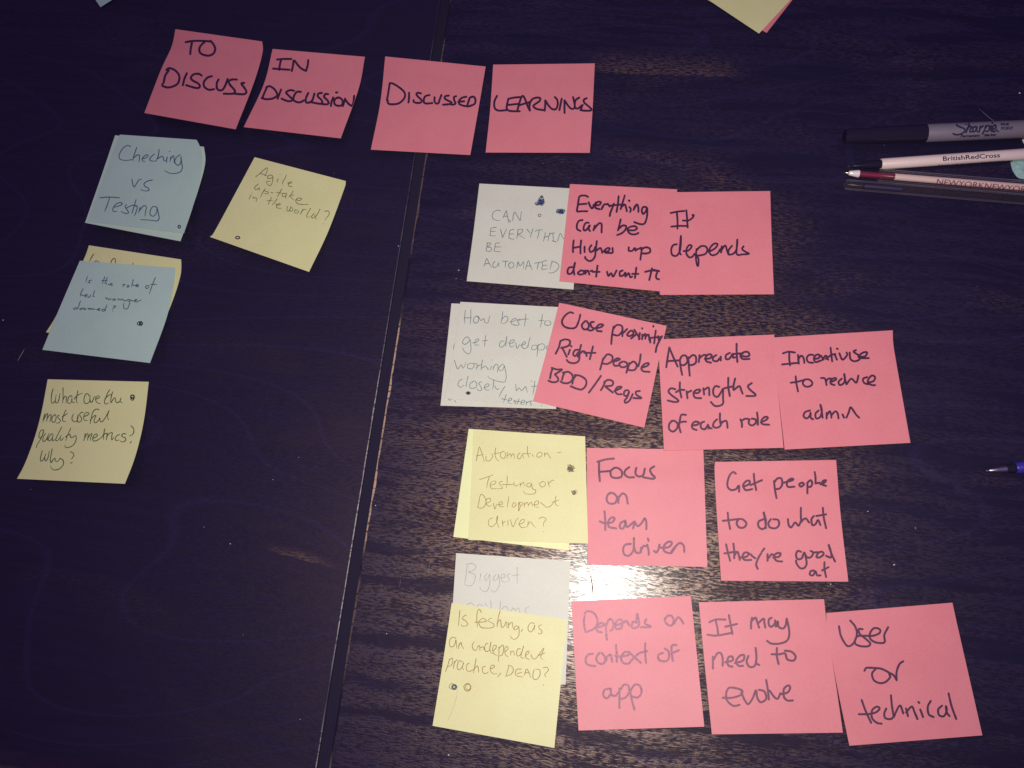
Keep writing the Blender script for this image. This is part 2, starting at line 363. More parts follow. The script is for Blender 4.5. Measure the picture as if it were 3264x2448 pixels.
W('checking',260,420,2.169,3.2,'blue_pen',"""
Checking=72,22 68,20 62,23 57,30 55,37 58,41 66,42 74,41|81,23 78,32 75,42|76,39 82,34 85,35 85,40 84,44|89,40 95,38 98,35 95,34 90,38 89,42 93,44|107,33 103,36 100,41 103,43 110,43|114,26 113,34 110,42|111,40 118,36 120,38 121,42 124,43|126,37 125,41 125,45|129,29 130,29|131,37 130,44|131,40 135,35 136,40 136,46|145,34 140,37 137,43 139,48 143,49 146,44 146,36 147,45 148,52 146,58 139,61 130,61 122,57
vs=74,70 75,76 77,81 81,76 84,71 88,70|104,71 98,72 92,76 93,80 98,83 99,86 94,87 87,85
Testing=27,97 41,96 56,97|41,97 38,107 34,117|47,111 55,109 60,106 56,104 50,107 46,113 47,117 52,117|66,107 64,110 67,115 69,119 64,120 58,117|66,112 75,108 82,109|80,100 77,110 74,120|79,109 82,111 80,118 78,123|86,111 84,119|85,116 91,109 95,110 94,118 93,124|111,111 105,110 101,116 101,122 106,124 110,119 111,112 113,121 114,127 111,131 102,130 87,129""")
D('checking',571.3,722.6,3.6,4.6,3.2)
W('agile',780,520,1.356,2.5,'olive_pen',"""
Agile=26,32 35,25 45,16 53,11 52,20 47,30|37,24 45,27 53,30|65,29 59,28 54,32 54,36 60,36 66,32 66,30 66,38 64,48 60,53 55,51 51,45 52,43 60,43|79,37 76,42 77,45|83,26 83,27|98,28 94,37 89,45 90,50|101,46 106,48 111,45 108,44 103,47 103,52 107,55 112,55
up-take=32,49 25,55 23,60 28,62 32,60 35,57 34,61 35,64|48,60 43,68 37,80|44,65 50,66 56,69 53,72 46,71|62,69 67,70|87,61 82,70 77,79|74,69 82,69 89,72|97,71 91,71 88,76 91,79 96,77 99,71 97,77 96,83|114,65 110,72 103,80|115,75 106,76 110,81 115,87|121,86 129,88 134,84 129,82 122,84 120,89 124,95 135,97 150,97
in=15,75 10,85|17,70 18,70|20,79 20,83|20,82 27,82 29,84 27,88 27,91
the=63,81 59,89 55,97|53,88 66,88|76,84 71,91 65,98|73,96 79,99 84,97 81,95 75,99 75,104 80,106 86,106
world=101,102 99,108 101,113 105,111 108,104 106,109 107,113 111,112 113,108 110,103 107,103|120,109 116,114 119,117 125,117 126,113 121,110|137,108 134,114 131,121|132,116 138,110 144,109|155,106 148,118 145,126 149,127 152,126|163,118 160,122 156,126 160,129 165,126 165,121|177,108 172,118 167,126 168,133
?=188,114 195,112 199,117 197,123 192,129 189,134|186,142 186,143""")
D('agile',757.6,757.5,6.5,4,3.4)
W('role',220,840,1.356,2.8,'blue_pen',"""
Is=43,31 41,38 39,44|53,39 48,40 47,42 49,45 44,45
the=84,31 81,40 78,48|90,33 87,41 84,47|77,40 91,40|84,46 87,45 89,50|93,49 99,50 102,47 99,46 97,49 100,52 103,51
role=126,49 129,50 126,55|128,52 131,49 133,50|139,52 136,54 138,56 141,54 140,51 137,52|151,38 149,46 147,55|150,50 155,52 163,52 162,49 158,50 157,53 161,55 163,54
of=184,51 180,54 181,58 185,58 188,54 186,51 183,51|203,33 198,45 193,58 189,71|192,49 206,49
test=33,59 29,67 26,77|28,73 35,76 42,75 43,73 39,73 37,77 41,79 46,77|50,74 50,77 47,80 45,79|60,64 58,71 56,78 60,77
manager=87,80 87,84|88,83 92,82 93,86|93,85 98,83 99,86|107,83 103,84 103,86 107,86 108,83 110,86|115,82 116,86 120,83 122,87|122,86 127,83 128,87|129,87 133,88 138,85 143,85 144,88 140,89 138,86|143,88 142,95 139,104 134,107 129,105 128,98 130,92|145,86 152,88 159,86 158,84 154,87 156,90 161,90 165,87 170,86
doomed=27,88 24,96 21,106|21,105 15,104 10,106 13,108 20,106|28,105 25,107 27,109 31,107 29,105|28,105 36,105|38,105 34,107 37,109 40,107 38,105|44,106 47,105 47,109|47,108 51,105 52,109|52,107 57,106 57,108 62,107|65,108 71,108 73,106 69,106 68,110 73,111|84,109 80,107 77,109 79,112 83,111 86,106 89,97|88,100 86,106 85,112
?=104,100 110,100 107,103 102,107|102,111 102,112""")
D('role',443.5,1031,5.5,5.5,2.6); D('role',449,1031,4.5,5.5,4)
W('metrics',110,1230,1.5675,2.9,'pencil',"""
What=38,6 35,16 34,27 35,34 38,35 42,29 44,18|42,29 43,34 47,34 50,26 52,15|58,4 58,14 58,25 57,35|58,28 62,21 65,24 64,35|75,20 70,22 68,28 68,35 73,35 76,30 76,20|75,28 78,34 82,34|88,10 86,22 85,30 87,35|81,27 86,20 97,15
are=111,20 108,16 104,17 101,24 101,33 106,36 112,31 113,19|112,27 115,34 118,32|117,33 120,26 122,22 125,23|124,27 130,25 132,22 129,20 125,24 125,31 129,35 134,36
the=153,8 149,14 145,24 142,33 145,37 150,35|143,26 150,20 156,17|159,12 156,22 155,32 156,34 160,27 164,24 165,31 168,34 173,32 176,24 174,31 178,34
most=21,57 18,68 17,73|19,68 24,58 27,57 25,69 24,72|25,68 30,60 34,59 32,70 31,73|42,58 37,62 35,69 37,74 42,72 44,63 41,58|50,60 47,61 48,65 52,69 52,73 47,76 44,75|64,49 60,57 57,68 58,72 63,72|56,63 67,56
useful=79,58 76,65 78,71 83,73 87,69 89,58 87,67 89,74|99,54 95,54 92,57 93,62 96,66 95,71 90,74 87,73|101,62 107,60 111,56 107,54 102,57 100,65 102,70 108,70|131,49 127,47 121,50 117,58 115,68 113,77|113,70 120,62 125,60 122,67 121,73 125,75 130,70 133,65 133,71 137,73 143,66 148,57 152,49 149,58 148,64 151,69
quality=19,90 14,90 10,96 9,104 12,106 16,100 19,91 15,103 9,114 5,120 4,126|22,97 18,104 17,112 20,113 25,107 29,97|26,104 26,111|36,97 31,101 28,108 30,112 35,108 38,98|36,105 37,112 41,109|55,84 50,94 45,104 43,111 47,111 51,106|54,101 52,107 54,111 59,106|74,86 70,94 66,103 64,111|63,104 68,100 73,98|72,99 74,105 79,104 83,101 85,106 83,114 78,121 70,125 63,125 62,121
metrics=103,97 102,105 100,112|101,108 106,98 109,98 108,111|108,107 114,98 117,98 114,106 114,111|118,107 125,104 128,99 124,98 119,104 119,111 124,112 130,109 136,105|143,87 141,97 140,109|136,105 142,98 149,96|148,97 147,104 146,110|147,103 152,97 158,95 157,103 157,110 161,105|173,99 168,101 164,107 166,111 172,110|186,98 181,97 177,101 180,104 185,106 185,111 180,114 174,112
?=196,81 201,86 202,93 199,99 193,102|197,113 194,117
Why=16,132 13,142 12,151 15,153 20,146 23,138|21,146 21,151 24,152 28,144 30,132|36,128 34,138 32,150 34,156 38,150 42,147 42,152 46,154 50,150 52,146|52,148 57,150 59,155 58,161 50,169 40,171 34,167 33,163
??=73,134 78,136 80,141 78,145 75,149|73,157 77,156""")
D('metrics',422.3,1265,5.5,6,4); D('metrics',422,1271,5,5,2.5)
W('hidden_yellow',130,770,2.3505,2.8,'pencil',"""
In=72,17 69,21 66,27|73,27 76,26 77,28 79,27 80,30
n=95,30 96,26 99,23 101,24 101,31
t=125,29 124,34|130,32 134,33""")
W('can_everything',1480,570,2.1703,2.3,'teal_pen',"""
CAN=53,47 49,46 44,48 41,53 42,58 47,61 52,61|57,57 60,50 62,47 63,54 65,60 68,62 66,64 64,62 65,59|58,55 64,55|71,61 72,54 74,49 78,55 82,61 83,54 84,48
EVERYTHIN=47,71 39,73 39,78 38,83 46,84|38,77 46,77|53,74 55,81 56,86 59,80 62,74|73,74 67,76 66,82 66,87 73,89|67,81 73,81|79,75 78,82 77,88|78,75 83,74 86,75 83,80 78,81 83,84 89,88|92,74 97,80|101,73 99,79 97,86|104,77 109,75 115,75|110,76 109,82 107,88|119,79 118,85 116,92|117,86 124,84|126,79 124,85 123,91|126,81 133,79|130,80 131,91|129,91 136,93|137,91 139,85 141,80 144,85 148,91
BE=34,94 33,100 32,106|33,95 38,94 38,97 34,100 39,101 40,104 37,107 32,106|52,94 46,95 45,101 44,106 53,107|45,100 54,100
AUTOMATED=29,128 31,122 33,117 36,123 40,130|30,125 37,124|45,121 42,125 43,130 47,129 51,123 50,127 52,129|56,121 65,121|61,121 60,130|69,122 65,126 67,131 71,130 73,126 70,122|77,131 79,122 82,128 87,122 87,132|90,133 94,120 97,128 100,134|92,128 98,128|103,124 114,122|109,123 107,133|121,120 115,122 115,128 114,133 122,132|115,127 122,127|129,122 127,128 126,133|128,121 135,123 139,128 136,134 130,138 124,138""")
S('can_everything',1724,643,13,14,26,1.3); S('can_everything',1726,627,9,8,7,1.2); S('can_everything',1712,650,12,6,5,1.2); S('can_everything',1787,674,16,9.5,22,1.3); S('can_everything',1790,677,9,5,12,1.4)
D('can_everything',1720,686.5,4.6,4,1.8)
W('everything_pink',1770,580,2.17,5.8,'marker',"""
Everything=48,22 44,20 36,21 34,28 33,35 32,43 38,43 47,43|34,33 46,32|49,30 51,35 54,39 57,34 60,30|56,34 64,34 67,30 63,29 59,33 59,38 65,40|68,40 70,35|69,38 72,33 77,33|77,32 80,36|86,32 83,40 81,45 80,50|93,21 92,32 90,44|79,35 88,34 99,33|102,20 99,30 96,40|97,37 102,33 104,38 105,43|109,37 111,40 110,44|108,27 109,28|118,35 115,41|116,37 120,33 122,38 122,44|134,37 129,37 127,42 129,47 133,43 135,38 135,47 134,54 131,61 125,62 116,59
can=40,56 35,57 32,62 32,69 37,72|49,60 45,60 42,65 42,71 46,70 51,63 49,69 51,72|58,64 56,71|57,69 64,61 68,62 68,70 68,74
be=96,55 94,64 92,71|93,69 99,64 104,65 103,70 98,75 91,78|108,71 116,71 120,68 117,65 110,66 106,70 110,76 117,77 122,75
Higher=27,86 26,95 26,103|26,97 36,95|38,86 37,96 37,105|43,95 43,103|53,93 50,98 52,103 57,100 59,95 59,103 58,110 54,115 49,116 44,112 44,110|61,87 60,95 59,104|60,101 66,97 68,100 69,104|71,102 77,102 80,98 77,97 72,101 74,104 80,104|84,97 84,104 78,104
up=108,96 108,101 113,101 117,97 118,101|118,100 123,98 127,97 126,106 125,114|126,99 133,96 139,98 139,103 134,105 127,105
don't=25,125 20,126 18,131 19,135 24,134 27,128 29,118 27,128 28,136|37,130 33,134 36,136 41,135 42,131 38,130|44,130 44,135|45,133 48,130 50,136|52,131 54,130|62,123 61,131 60,139|55,132 65,132
want=76,132 78,138 82,134 85,139 90,130|99,130 95,132 95,138 100,137 103,133 103,139|104,138 108,134 110,140 113,139|119,126 118,134 117,141|113,135 122,135
to=142,127 140,136 138,144|132,132 142,130 152,131|144,129 153,131|150,132 148,138 149,142 153,143""")
W('it_depends',2090,590,2.1703,5.6,'marker',"""
It=22,41 32,39 42,38|31,40 32,51 32,64|23,61 34,60 46,60|45,37 46,48 47,62|40,52 48,52 54,48 56,44 54,44
depends=31,87 26,88 23,94 24,102 30,104 35,98 37,86 37,74 36,86 35,98 37,102|41,97 48,96 53,90 50,88 46,92 45,100 49,106 54,105 57,101|60,94 59,104 60,114 62,119 63,110 60,102|60,96 66,90 73,90 76,95 73,101 66,103 59,104|78,98 87,93 91,87 86,86 80,92 79,99 83,103 90,101 95,94|97,90 96,99|96,97 101,89 103,90 105,97 107,102|112,89 107,96 108,102 115,100 119,93 120,79 119,92 119,101 123,103|129,90 127,94 132,98 137,101 125,102""")
W('how_best',1390,950,2.1703,2.2,'teal_pen',"""
How=43,18 42,27 42,37|41,29 52,29|51,17 51,28 50,38|60,26 56,29 55,34 58,37 62,34 62,28 59,27 62,27 66,33 70,30 72,36 76,36 79,26
best=98,20 97,29 95,37|96,32 101,27 105,28 105,33 101,37 97,37|108,35 114,34 118,31 115,30 111,33 111,38 116,39|123,31 119,33 122,38 120,40 114,40|132,23 131,32 130,41|121,33 128,31 136,31
to=156,24 155,34 153,43|151,33 159,33|162,33 159,37 162,40 168,39 168,35 164,33
get=49,60 46,57 41,60 39,66 43,68 48,64 50,61 51,69 51,77 48,82 42,79 39,73|53,66 59,65 63,61 60,60 57,64 58,69 63,69|73,55 72,63 71,71|68,63 76,62
developers=100,63 95,64 93,70 97,72 102,66 104,56 103,65 102,71|106,66 112,66 115,62 110,62 108,67 110,72 115,70|117,66 119,74 123,68|124,70 131,67 130,64 126,68 127,73 132,74 135,69|138,58 136,66 135,73|143,69 140,73 142,76 148,74 148,70 144,69|150,68 149,78 148,86|149,70 156,67 160,71 157,76 150,76|168,68 162,72 165,77 170,76
working=27,91 29,98 32,104 37,98 40,103 44,94|50,96 46,98 47,103 52,104 56,100 54,96 50,96|56,96 61,98 59,105|59,102 63,99 66,98|68,91 67,98 66,106|67,103 73,100 76,105 78,104|81,100 80,106|82,91 83,91|84,101 84,106|84,103 88,97 91,100 90,109|99,97 95,99 92,104 95,107 99,104 100,99 102,107 103,116 101,123 94,123 86,121 79,118 76,115
closely=38,119 34,122 32,128 36,131 41,128|47,115 45,123 44,131|54,123 50,126 50,132 57,132 60,127 57,122 53,123|67,123 63,125 66,131 67,135 62,136 60,132|70,132 76,130 78,127 75,126 71,130 73,135 78,135|85,120 84,128 83,134|86,129 89,134 93,133|101,130 97,136 94,142 93,145
with=117,127 118,136 122,132 126,136 131,130 133,134 134,139|139,122 141,122|145,122 144,132 142,142|140,130 150,129
testers=103,142 101,148 99,153|96,148 104,149|105,151 110,150 111,147 107,148 106,153 110,155|117,150 114,151 117,154 114,156 110,155|122,148 120,154 119,158|117,152 124,152|124,154 130,153 130,150 126,151 125,156 130,157|133,152 132,158|133,154 138,151|141,151 138,153 140,157 135,159 132,157|155,157 156,158""")
D('how_best',1492.4,1252.8,2.8,2.8,5.5); D('how_best',1492.4,1252.8,8,4.5,1.3)
W('how_best_under',1390,950,2.1703,2.2,'teal_pen',"""
In=33,32 32,37
It=27,67 26,72 26,77
w=18,148 20,150 23,149
i=27,150 29,153""")
W('close_proximity',1680,950,2.5317,5.8,'marker',"""
Close=58,19 54,18 48,22 44,29 46,35 53,38 61,37 65,29 67,21|73,29 69,34 71,39 76,39 78,34 75,29|84,30 80,31 81,36 84,39 80,41 75,39|85,38 92,37 96,34 92,33 88,36 88,41 94,42
proximity=109,36 107,46 106,58|109,38 113,34 119,35 120,41 115,47 108,46|120,39 120,48|121,44 126,39|129,42 126,46 129,48 134,45 132,41 129,42|135,40 142,51|137,46 131,51|142,44 141,52|145,38 145,38.5|145,46 145,52|146,48 149,45 149,51|150,48 153,46 154,53|155,50 155,56|159,35 159,36|162,41 161,49 160,57|157,50 168,49|165,48 166,54|170,48 166,55 163,62 162,68
Right=42,54 40,62 36,70|42,54 48,52 54,54 52,60 43,63|44,62 47,68 50,74|54,65 52,71|55,60 56,61|64,65 60,66 58,71 61,73 65,68 66,73 65,79 60,82 53,81 50,78|68,59 66,67 64,74|65,72 70,67 74,69 75,73|83,61 81,69 79,77|72,69 86,69
people=96,76 94,83 92,90|96,77 101,71 107,73 107,79 101,83 94,82|107,80 113,79 117,77 113,76 109,80 110,85 116,85|120,80 116,83 119,87 125,86 126,82 122,80|129,82 127,88 125,94|129,83 134,80 138,84 136,90 130,91 126,89|143,71 142,79 140,86|144,88 152,85 153,82 148,83 144,88 146,92 154,93
BDD/Reqs=32,89 30,95 29,101|31,88 38,90 44,90 37,95 35,96 39,101 38,105 32,106 27,104|47,94 45,99 44,103|45,94 52,93 57,97 57,103 52,107 46,107 42,105|61,98 58,103 57,108|60,97 67,98 74,103 74,110 69,115 62,114 55,111|93,98 86,108 78,119|98,106 96,111 93,116|97,106 102,103 108,105 107,110 99,111|99,112 103,115 108,119|110,117 117,114 119,112 114,112 111,117 114,121 119,121|127,116 123,117 122,122 126,123 129,117 126,125 123,129 124,132 129,129 133,121|142,117 137,118 138,122 144,126 134,126""")
W('appreciate',2090,1050,2.411,6.0,'marker',"""
Appreciate=18,24 16,36 14,50|18,24 23,36 29,49|15,42 30,41|32,41 33,50 35,60|32,40 35,35 40,35 42,42 38,47 33,47|43,37 44,50 45,61|44,38 49,34 53,36 53,44 48,47 44,47|58,34 57,43|58,38 63,34 67,34|65,39 72,38 74,34 70,33 66,37 67,42 73,44|80,34 76,37 76,41 81,42 85,38 86,41|86,36 86,41|98,31 93,34 93,39 97,39 100,35 102,32 102,37 105,37|107,19 107,30 108,43|101,33 108,32 115,32|113,35 120,36 124,34 122,30 117,30 112,34 115,39 124,39
strengths=26,79 20,78 17,82 21,87 28,92 30,95 25,96 16,94|32,70 32,80 34,90|27,83 32,80 38,80|41,82 42,91|41,84 47,81|50,84 56,84 59,80 54,80 50,84 52,90 60,91|63,78 64,86|64,80 70,77 71,87|84,76 79,75 76,80 77,87 82,89 87,82 89,79 89,90 89,98 84,101 78,101 73,96|96,64 96,76 98,88|90,78 103,75|105,65 103,74 103,80 107,77 111,75 113,80 115,85|127,71 122,75 125,80 132,86 130,88 120,88
of=22,121 18,125 18,132 23,135 28,131 29,125 25,121 21,121|40,113 34,113 32,120 31,128 33,136|30,124 36,122 40,122
each=48,127 55,126 57,123 52,122 48,126 49,131 54,133|64,122 60,124 60,130 65,132 69,127 71,130 74,131|69,126 70,131|81,119 77,123 76,128 80,130 85,128 87,122|85,111 85,120 86,124 91,121 94,122 95,130
role=112,119 114,124 114,129|113,121 119,118 124,119|124,119 123,124 127,127 132,124 132,119 127,118|134,110 135,118 135,126|139,123 147,119 148,116 144,116 140,120 141,125 150,126""")
W('incentivise',2450,1030,2.5316,5.8,'marker',"""
Incentivise=18,38 25,36 33,37|26,37 26,45 27,53|17,52 27,51 37,50|37,40 38,51|37,46 41,41 44,44 45,50|56,40 51,40 48,44 50,49 56,50|57,45 63,44 64,40 60,40 57,44 59,49 66,47|66,41 69,46|68,46 72,41 75,46|78,31 79,40 80,48|72,45 79,40 84,39|83,39 86,46|86,32 87,32.5|89,38 93,46 99,40 98,37|102,37 103,45 108,48 114,46 115,42 107,36 110,34|113,42 121,42 124,37 119,37 113,42 117,44 126,44
to=34,67 35,76 37,86|28,75 35,74 43,72|45,71 43,76 47,80 53,79 55,75 51,71 46,71
reduce=66,69 71,70 73,78|72,74 75,70 79,70|79,74 85,71 84,69 79,71 78,76 83,78|92,70 88,74 90,78 95,75 96,69 95,63 96,70 98,77|98,77 104,70 110,75 112,71 113,66|124,68 119,70 120,75 125,77|125,75 132,73 134,68 130,66 126,70 125,75 130,78 134,78
admin=52,110 46,112 44,117 48,120 52,116 53,112 53,119 56,121|63,110 59,114 60,120 65,118 67,110 65,102 67,112 68,119|73,113 73,120|73,117 77,111 79,117 79,119|79,116 84,111 87,114 88,120|93,115 95,119|98,119 101,112 103,106 106,109 110,115 114,119""")
W('automation',1430,1350,2.5915,2.0,'brown_pen',"""
Automation=34,46 36,36 38,29 41,37 44,47|34,40 43,38|46,40 46,45 50,46 54,41 53,37|58,30 57,38 59,44 62,46|56,37 63,36|68,34 64,36 64,41 68,43 70,39 69,35|72,35 72,43|72,40 76,37 77,42|77,40 80,37 81,43|88,36 85,39 85,43 88,43 91,38 92,43|97,28 97,36 99,42|91,37 101,37|103,38 104,41|113,35 109,37 109,41 113,41 115,37 113,35|118,36 118,41|118,39 121,36 123,39 126,43
-=134,36 139,35
Testing=38,69 47,66 55,63|50,66 48,72 47,79|51,76 57,74 58,71 54,71 51,75 53,80 59,80|66,71 62,73 65,77 66,80 60,80|72,64 72,72 71,79|66,75 80,75|80,72 82,77 86,75|88,73 88,78|88,76 92,72 93,77|101,73 97,74 96,77 100,78 102,74 103,80 107,82 106,86 100,87 94,86 92,83
or=116,71 112,74 114,78 118,77 119,73 116,71|122,71 124,78|123,74 127,70 130,70
Development=38,92 37,98 36,103|38,91 40,87 44,90 46,97 43,103 38,104 35,102|46,98 51,96 51,92 47,93 46,98 50,102 53,100|55,98 57,105 59,99|60,100 66,99 65,96 62,98 63,102 68,102|74,90 73,97 72,103|80,97 78,101 80,103 83,100 81,97|86,97 86,104 86,108 88,102 87,97 91,98 89,102|93,97 93,103|93,100 97,97 98,102|98,100 102,97 103,102|104,100 110,99 110,95 106,97 106,102 111,103|113,97 118,101 121,103 126,101 130,96|132,89 131,96 132,100 135,101|127,97 136,94
driven=54,116 50,118 49,124 53,127 58,123 60,118 60,113 59,120 62,128|66,119 67,127|66,123 70,120|73,119 73,126|76,118 79,127 83,119 86,116|86,124 92,122 93,118 89,119 87,124 90,128 96,127|98,120 97,127|98,124 101,121 104,125 107,128
?=111,117 116,115 120,118 117,122 117,127|116,133 117,133""")
S('automation',1819.5,1494,15,17,17,1.2); S('automation',1829,1569,14,9,9,1.4)
W('focus',1860,1410,2.4714,6.2,'marker',"""
Focus=18,25 29,22 39,21|20,26 20,37 21,50|21,38 34,37|40,33 35,37 36,44 42,46 49,44 49,37 44,33 39,33|59,32 54,36 53,41 58,45 65,45|68,33 67,40 71,44 77,42 79,34|91,31 86,35 88,41 92,45 89,47 77,45
on=36,65 31,68 30,75 34,79 41,78 43,71 39,66 34,65|45,70 45,78|45,72 50,66 55,69 57,79
team=27,89 28,101 28,113|21,102 28,105|29,104 37,103 40,98 36,97 32,102 33,109 42,111|54,101 48,104 47,110 51,111 54,105 54,102 56,109 62,105 64,103|66,102 64,111|66,103 70,108 75,104 79,98 81,104 81,112
driven=61,131 54,132 51,138 53,145 59,146 64,140 65,132 65,123 65,132 67,141 71,143|74,136 74,142|73,142 77,134 81,134|82,132 84,140 84,145|83,124 84,127|91,140 94,142 97,137 98,132|97,135 102,136 110,135 114,130 110,128 104,133 104,140 110,143|119,134 116,139 113,143|112,143 117,136 124,130 129,133 130,141""")
W('get_people',2260,1440,2.5915,6.0,'marker',"""
Get=33,27 30,25 26,28 23,36 23,43 27,47 33,46 36,42|37,42 37,49|42,43 49,40 50,36 46,36 42,41 45,47 53,46|55,27 56,37 58,47|51,41 58,38 65,35
people=80,36 81,46 83,57|80,38 84,33 89,33 90,40 87,45 82,46|92,38 100,36 104,34 101,33 96,37 97,43 105,43|114,38 111,40 113,43 117,40 115,38|121,38 121,45 121,51|121,38 125,35 127,39 125,43 121,43|130,25 131,32 131,39|131,39 136,38|137,40 142,38 144,35 140,36 139,40 144,42
to=23,75 24,85 26,95|17,85 26,84 34,83|36,83 34,88 37,93 43,93 46,88 41,83 35,83
do=67,83 61,86 61,92 65,95 69,93 70,85 67,74 69,84 70,94|76,83 73,88 75,93 82,94 86,90 85,84 79,83
what=97,83 98,90 101,93 106,87 110,91 113,85 113,80|113,69 113,79 114,86|114,85 119,82 123,87|129,79 126,83 127,90 131,89 134,84 137,90|140,69 141,80 144,94|132,79 144,77
they're=21,114 23,123 26,134|19,125 32,123|30,113 31,122 31,131|31,128 35,123 38,133|39,130 46,129 49,125 44,124 41,129 44,133 52,133|51,126 54,129 57,131|64,125 60,132 58,139 60,144|68,119 65,123|72,126 72,134|73,131 77,126 79,127|79,130 86,129 88,125 83,125 80,129 83,134 90,135
good=113,123 109,122 107,127 109,132 114,131 117,124 119,130 120,138 117,143 112,143 108,138 107,134|117,124 121,130 126,129 128,124 125,122|128,124 134,124 132,129 136,130 141,126 139,123 134,124|144,128 150,130 150,123 147,114 150,124 155,135
at=129,146 125,147 124,151 128,152 131,147 133,152 137,152|142,136 142,144 144,154|139,146 147,142""")
W('biggest',1370,1740,3.9768,1.8,'faint_pencil',"""
Biggest=30,16 29,23 28,31|29,15 34,14 37,17 34,20 31,21 36,23 36,28 33,32 28,31|41,22 40,28|46,22 44,25 45,28 47,25 48,23 48,30 46,36 42,36 40,33|53,23 51,26 52,28 55,25 55,23 56,30 54,35 51,37 49,35|57,26 60,25 60,23 58,23 57,26 59,29 61,29|64,22 62,24 64,27 62,29|70,17 70,24 70,30|66,24 72,23""")
W('biggest',1370,1900,2.0796,1.8,'faint_pencil',"""
problems=56,14 60,11 64,11 68,15|72,16 76,13 82,15|85,11 88,16|93,7 94,14 93,19|108,8 108,15 107,22|110,20 115,16 119,18 121,23|124,23 128,18 131,22 136,18 138,25|152,16 146,21 149,27""")
W('is_testing',1370,1900,2.0796,2.5,'brown_pen',"""
Is=46,22 45,33 44,45|56,29 52,31 50,35 55,38 58,43 55,46 50,46 48,44
testing=79,25 76,20 73,24 72,34 73,48|69,40 78,40 86,39 86,37 82,34 77,37 75,42 79,48 86,49 92,49 98,47 98,43 93,40 89,38 91,35 95,34|108,22 105,33 103,47|103,42 108,36 109,41 110,48 114,46 117,39 118,46 119,49|120,40 121,49|121,44 126,40 127,46 128,50|134,46 131,46 129,50 131,52 135,49 136,46 137,54 136,61 131,66 126,65 123,61|142,51 140,55
as=160,42 155,41 151,46 151,52 155,55 159,50 161,44 160,52|171,44 167,46 168,50 172,54 170,58 166,57
an=40,65 35,63 31,67 30,74 33,78 38,75 40,67 41,75 41,80|45,73 44,81|44,77 48,71 49,76 52,81
independent=68,70 65,76 67,82 71,83 73,78|73,78 76,76 77,84|77,79 82,78 83,82|89,73 86,73 84,80 86,85 91,83 93,76 94,70 92,80 94,87 97,88|97,84 101,80 102,76 98,76 96,82 99,89 103,91|106,78 106,88 105,100|106,80 112,75 113,82 111,90 106,92|115,86 120,81 118,77 115,81 116,90 120,93|124,84 124,91|124,87 128,84 130,91|139,81 135,81 133,88 135,92 140,88 144,76 141,86 140,94 145,95|146,92 152,87 151,84 147,88 148,95 153,97|155,90 158,96 162,96 167,90 174,80|175,80 172,88 170,94 173,97|167,91 177,87
practice=30,97 28,105 24,116|30,98 34,95 35,100 33,106 28,108|38,100 36,111|37,104 41,98 43,99|50,101 46,99 43,103 42,110 45,113 50,108 52,101 50,109 52,113|60,103 57,105 56,112 59,116|71,96 69,107 67,118|60,116 68,112 72,107 74,109 75,117|85,108 81,109 81,116 85,119 90,116|92,112 99,109 98,106 94,107 93,114 97,119 103,119|109,118 104,124
DEAD=121,108 119,115 117,122|120,106 126,108 128,114 124,120 116,123|140,112 134,112 131,117 133,122 142,124|134,119 141,117|145,121 148,112 151,115 155,125|146,117 153,118|160,113 158,120 159,127 165,127 169,120 168,113 162,112
?=174,110 179,109 182,113 178,118 176,120 178,124|174,136 174,137""")
W('is_testing',1370,1900,2.0796,0.9,'faint_pencil',"""
line=42,143 41,154 36,172 28,190""")
D('is_testing',1448,2190,6.5,6.5,6,'slate_pen'); D('is_testing',1441,2188,9,9,1.8,'pencil'); D('is_testing',1490,2190.7,11,12,2.6,'brown_pen'); D('is_testing',1492,2190,8,9,2.2,'brown_pen')
W('depends_on',1810,1880,2.8338,6.2,'marker',"""
Depends=19,28 18,37 20,48|19,26 23,24 29,26 33,32 33,38 29,44 20,48|33,42 39,41 40,38 35,38 32,43 34,47 38,48|43,38 43,47 44,56|43,40 47,33 51,36 51,43 48,46|53,40 60,38 61,34 56,34 53,40 55,44 60,43 62,36|63,37 66,35 69,40|77,37 73,36 72,42 76,43 80,39 78,27 77,36|88,33 87,38 93,41 92,42 82,42
on=112,29 109,34 112,39 117,40 119,34 116,29 111,30|119,37 120,38|120,36 124,31 127,33 130,38
context=28,72 23,73 20,78 22,84 31,86|36,71 32,76 34,82 40,83 42,77 38,71 34,72|44,75 43,80|44,76 48,73 50,81|54,62 55,72 55,81|53,74 57,75|57,75 67,74 69,71 64,70 60,76 62,82 68,83 72,79|69,70 75,76 82,82|70,81 76,75 81,71 89,69|87,60 87,71 88,82
of=109,66 113,69 114,75 111,80 105,80 102,78 102,73 107,71|122,62 117,63 117,72 118,80|118,71 125,68
app=46,111 41,113 40,119 44,122 48,117 48,110 49,118 54,119 57,115|58,111 58,122 58,133|58,114 63,107 68,108 69,115 65,121 59,123|70,112 72,124 75,135|70,115 75,107 81,108 83,115 79,121 72,120""")
